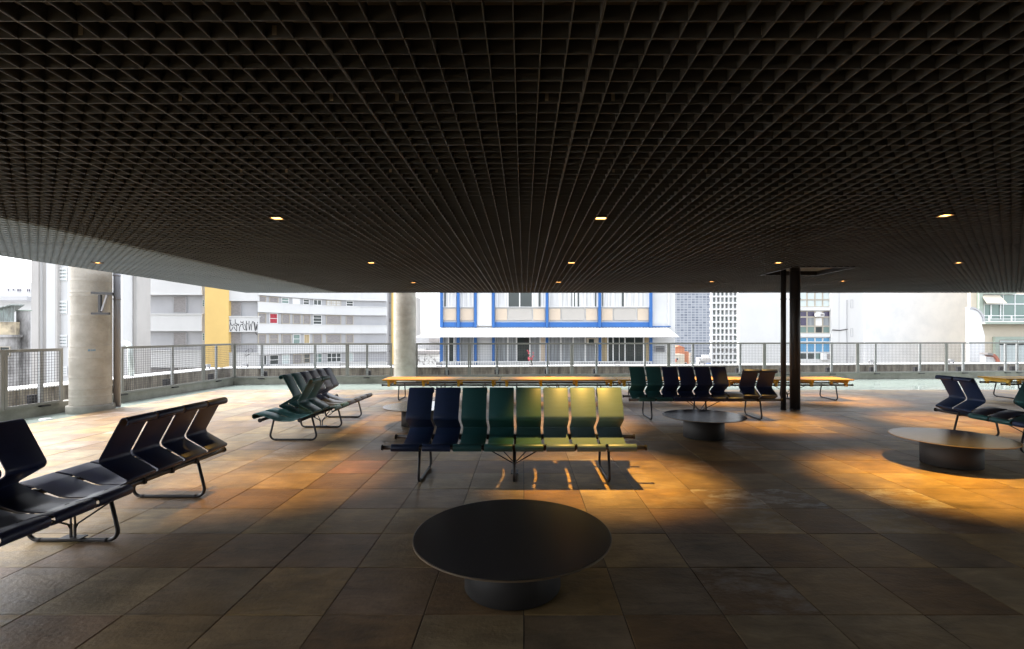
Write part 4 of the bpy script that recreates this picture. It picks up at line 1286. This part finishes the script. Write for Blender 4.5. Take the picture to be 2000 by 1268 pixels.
# baroque shoulder of the white gable and the red brick arch below it
def arc_prism(parent, name, m, cx, cy, r0, r1, a0, a1, Yd, depth, n=10):
    mb = MB(); poly = []
    for k in range(n + 1):
        a = R(a0 + (a1 - a0) * k / n); poly.append((PX(cx + r1 * math.cos(a), Yd), PZ(cy - r1 * math.sin(a), Yd)))
    for k in range(n, -1, -1):
        a = R(a0 + (a1 - a0) * k / n); poly.append((PX(cx + r0 * math.cos(a), Yd), PZ(cy - r0 * math.sin(a), Yd)))
    mb.prism(poly, Yd, Yd + depth)
    return recalc(mb.build(name, m, parent))
Y = 46.0
Sh = thing('gable_shoulder', 'rounded white gable shoulder in front of the beige building', 'gable', (PX(1910, Y), Y, GZ))
mb = MB(); poly = [(PX(1893, Y), PZ(1000, Y)), (PX(1893, Y), PZ(600, Y))]
for k in range(9):
    a = R(90 - 90 * k / 8); poly.append((PX(1896 + 25 * math.cos(a), Y), PZ(628 - 27 * math.sin(a), Y)))
poly += [(PX(1917, Y), PZ(632, Y)), (PX(1923, Y), PZ(655, Y)), (PX(1924, Y), PZ(1000, Y))]
mb.prism(poly, Y, Y + 0.35); recalc(mb.build('wall', M['stained'], Sh))
arc_prism(Sh, 'coping', M['metal_grey'], 1896, 628, 25.2, 28.5, 0, 92, Y - 0.1, 0.55)
Ar = thing('brick_arch', 'red brick arch end low in front of the beige building', 'arch', (PX(1940, 44), 44, GZ))
arc_prism(Ar, 'brick_ring', M['brick_red'], 1931, 712, 19, 23.5, 5, 62, 44, 0.8)
arc_prism(Ar, 'dark_ring', M['shutter'], 1931, 712, 19, 22.5, 63, 96, 44, 0.8)
rbox(Ar, 'infill', M['white'], 1924.5, 697, 1944, 1000, 44.2, 0.5)

# --- low roofs and graffiti wall left of the blue building
Y = 44.0
Lr = thing('low_roofs', 'dim low roofs and pale scribbled wall between far column and blue posts', 'building', (PX(835, Y), Y + 3, GZ))
rbox(Lr, 'wall', M['white'], 800, 692, 858, 1000, Y, 4)
rbox(Lr, 'roof', M['shutter'], 800, 686, 858, 691.8, Y - 0.3, 5)
rbox(Lr, 'upper_wall', M['greywall'], 800, 660, 858, 685.8, Y + 3, 3)
rbox(Lr, 'shed_roof', M['shutter'], 838, 661, 858, 668, Y + 2.4, 0.5)
rbox(Lr, 'white_ledge', M['ledge'], 800, 682, 830, 685, Y + 2.2, 0.7)
g = MB(); rd = random.Random(11)
x = 815.0
while x < 856:
    p = (x, rd.uniform(698, 714))
    for k in range(5):
        q = (p[0] + rd.uniform(-3, 3), p[1] + rd.uniform(-6, 6))
        g.bar((PX(p[0], Y), Y - 0.012, PZ(p[1], Y)), (PX(q[0], Y), Y - 0.012, PZ(q[1], Y)), 0.035, 0.012, (0, 1, 0)); p = q
    x += 3.2
g.build('scribble', M['shutter'], Lr)
Sl = thing('slim_tower', 'slim pale tower just right of the far column', 'building', (PX(812, 300), 305, GZ))
rbox(Sl, 'wall', M['tower_conc'], 807, 581, 815, 800, 300, 10)
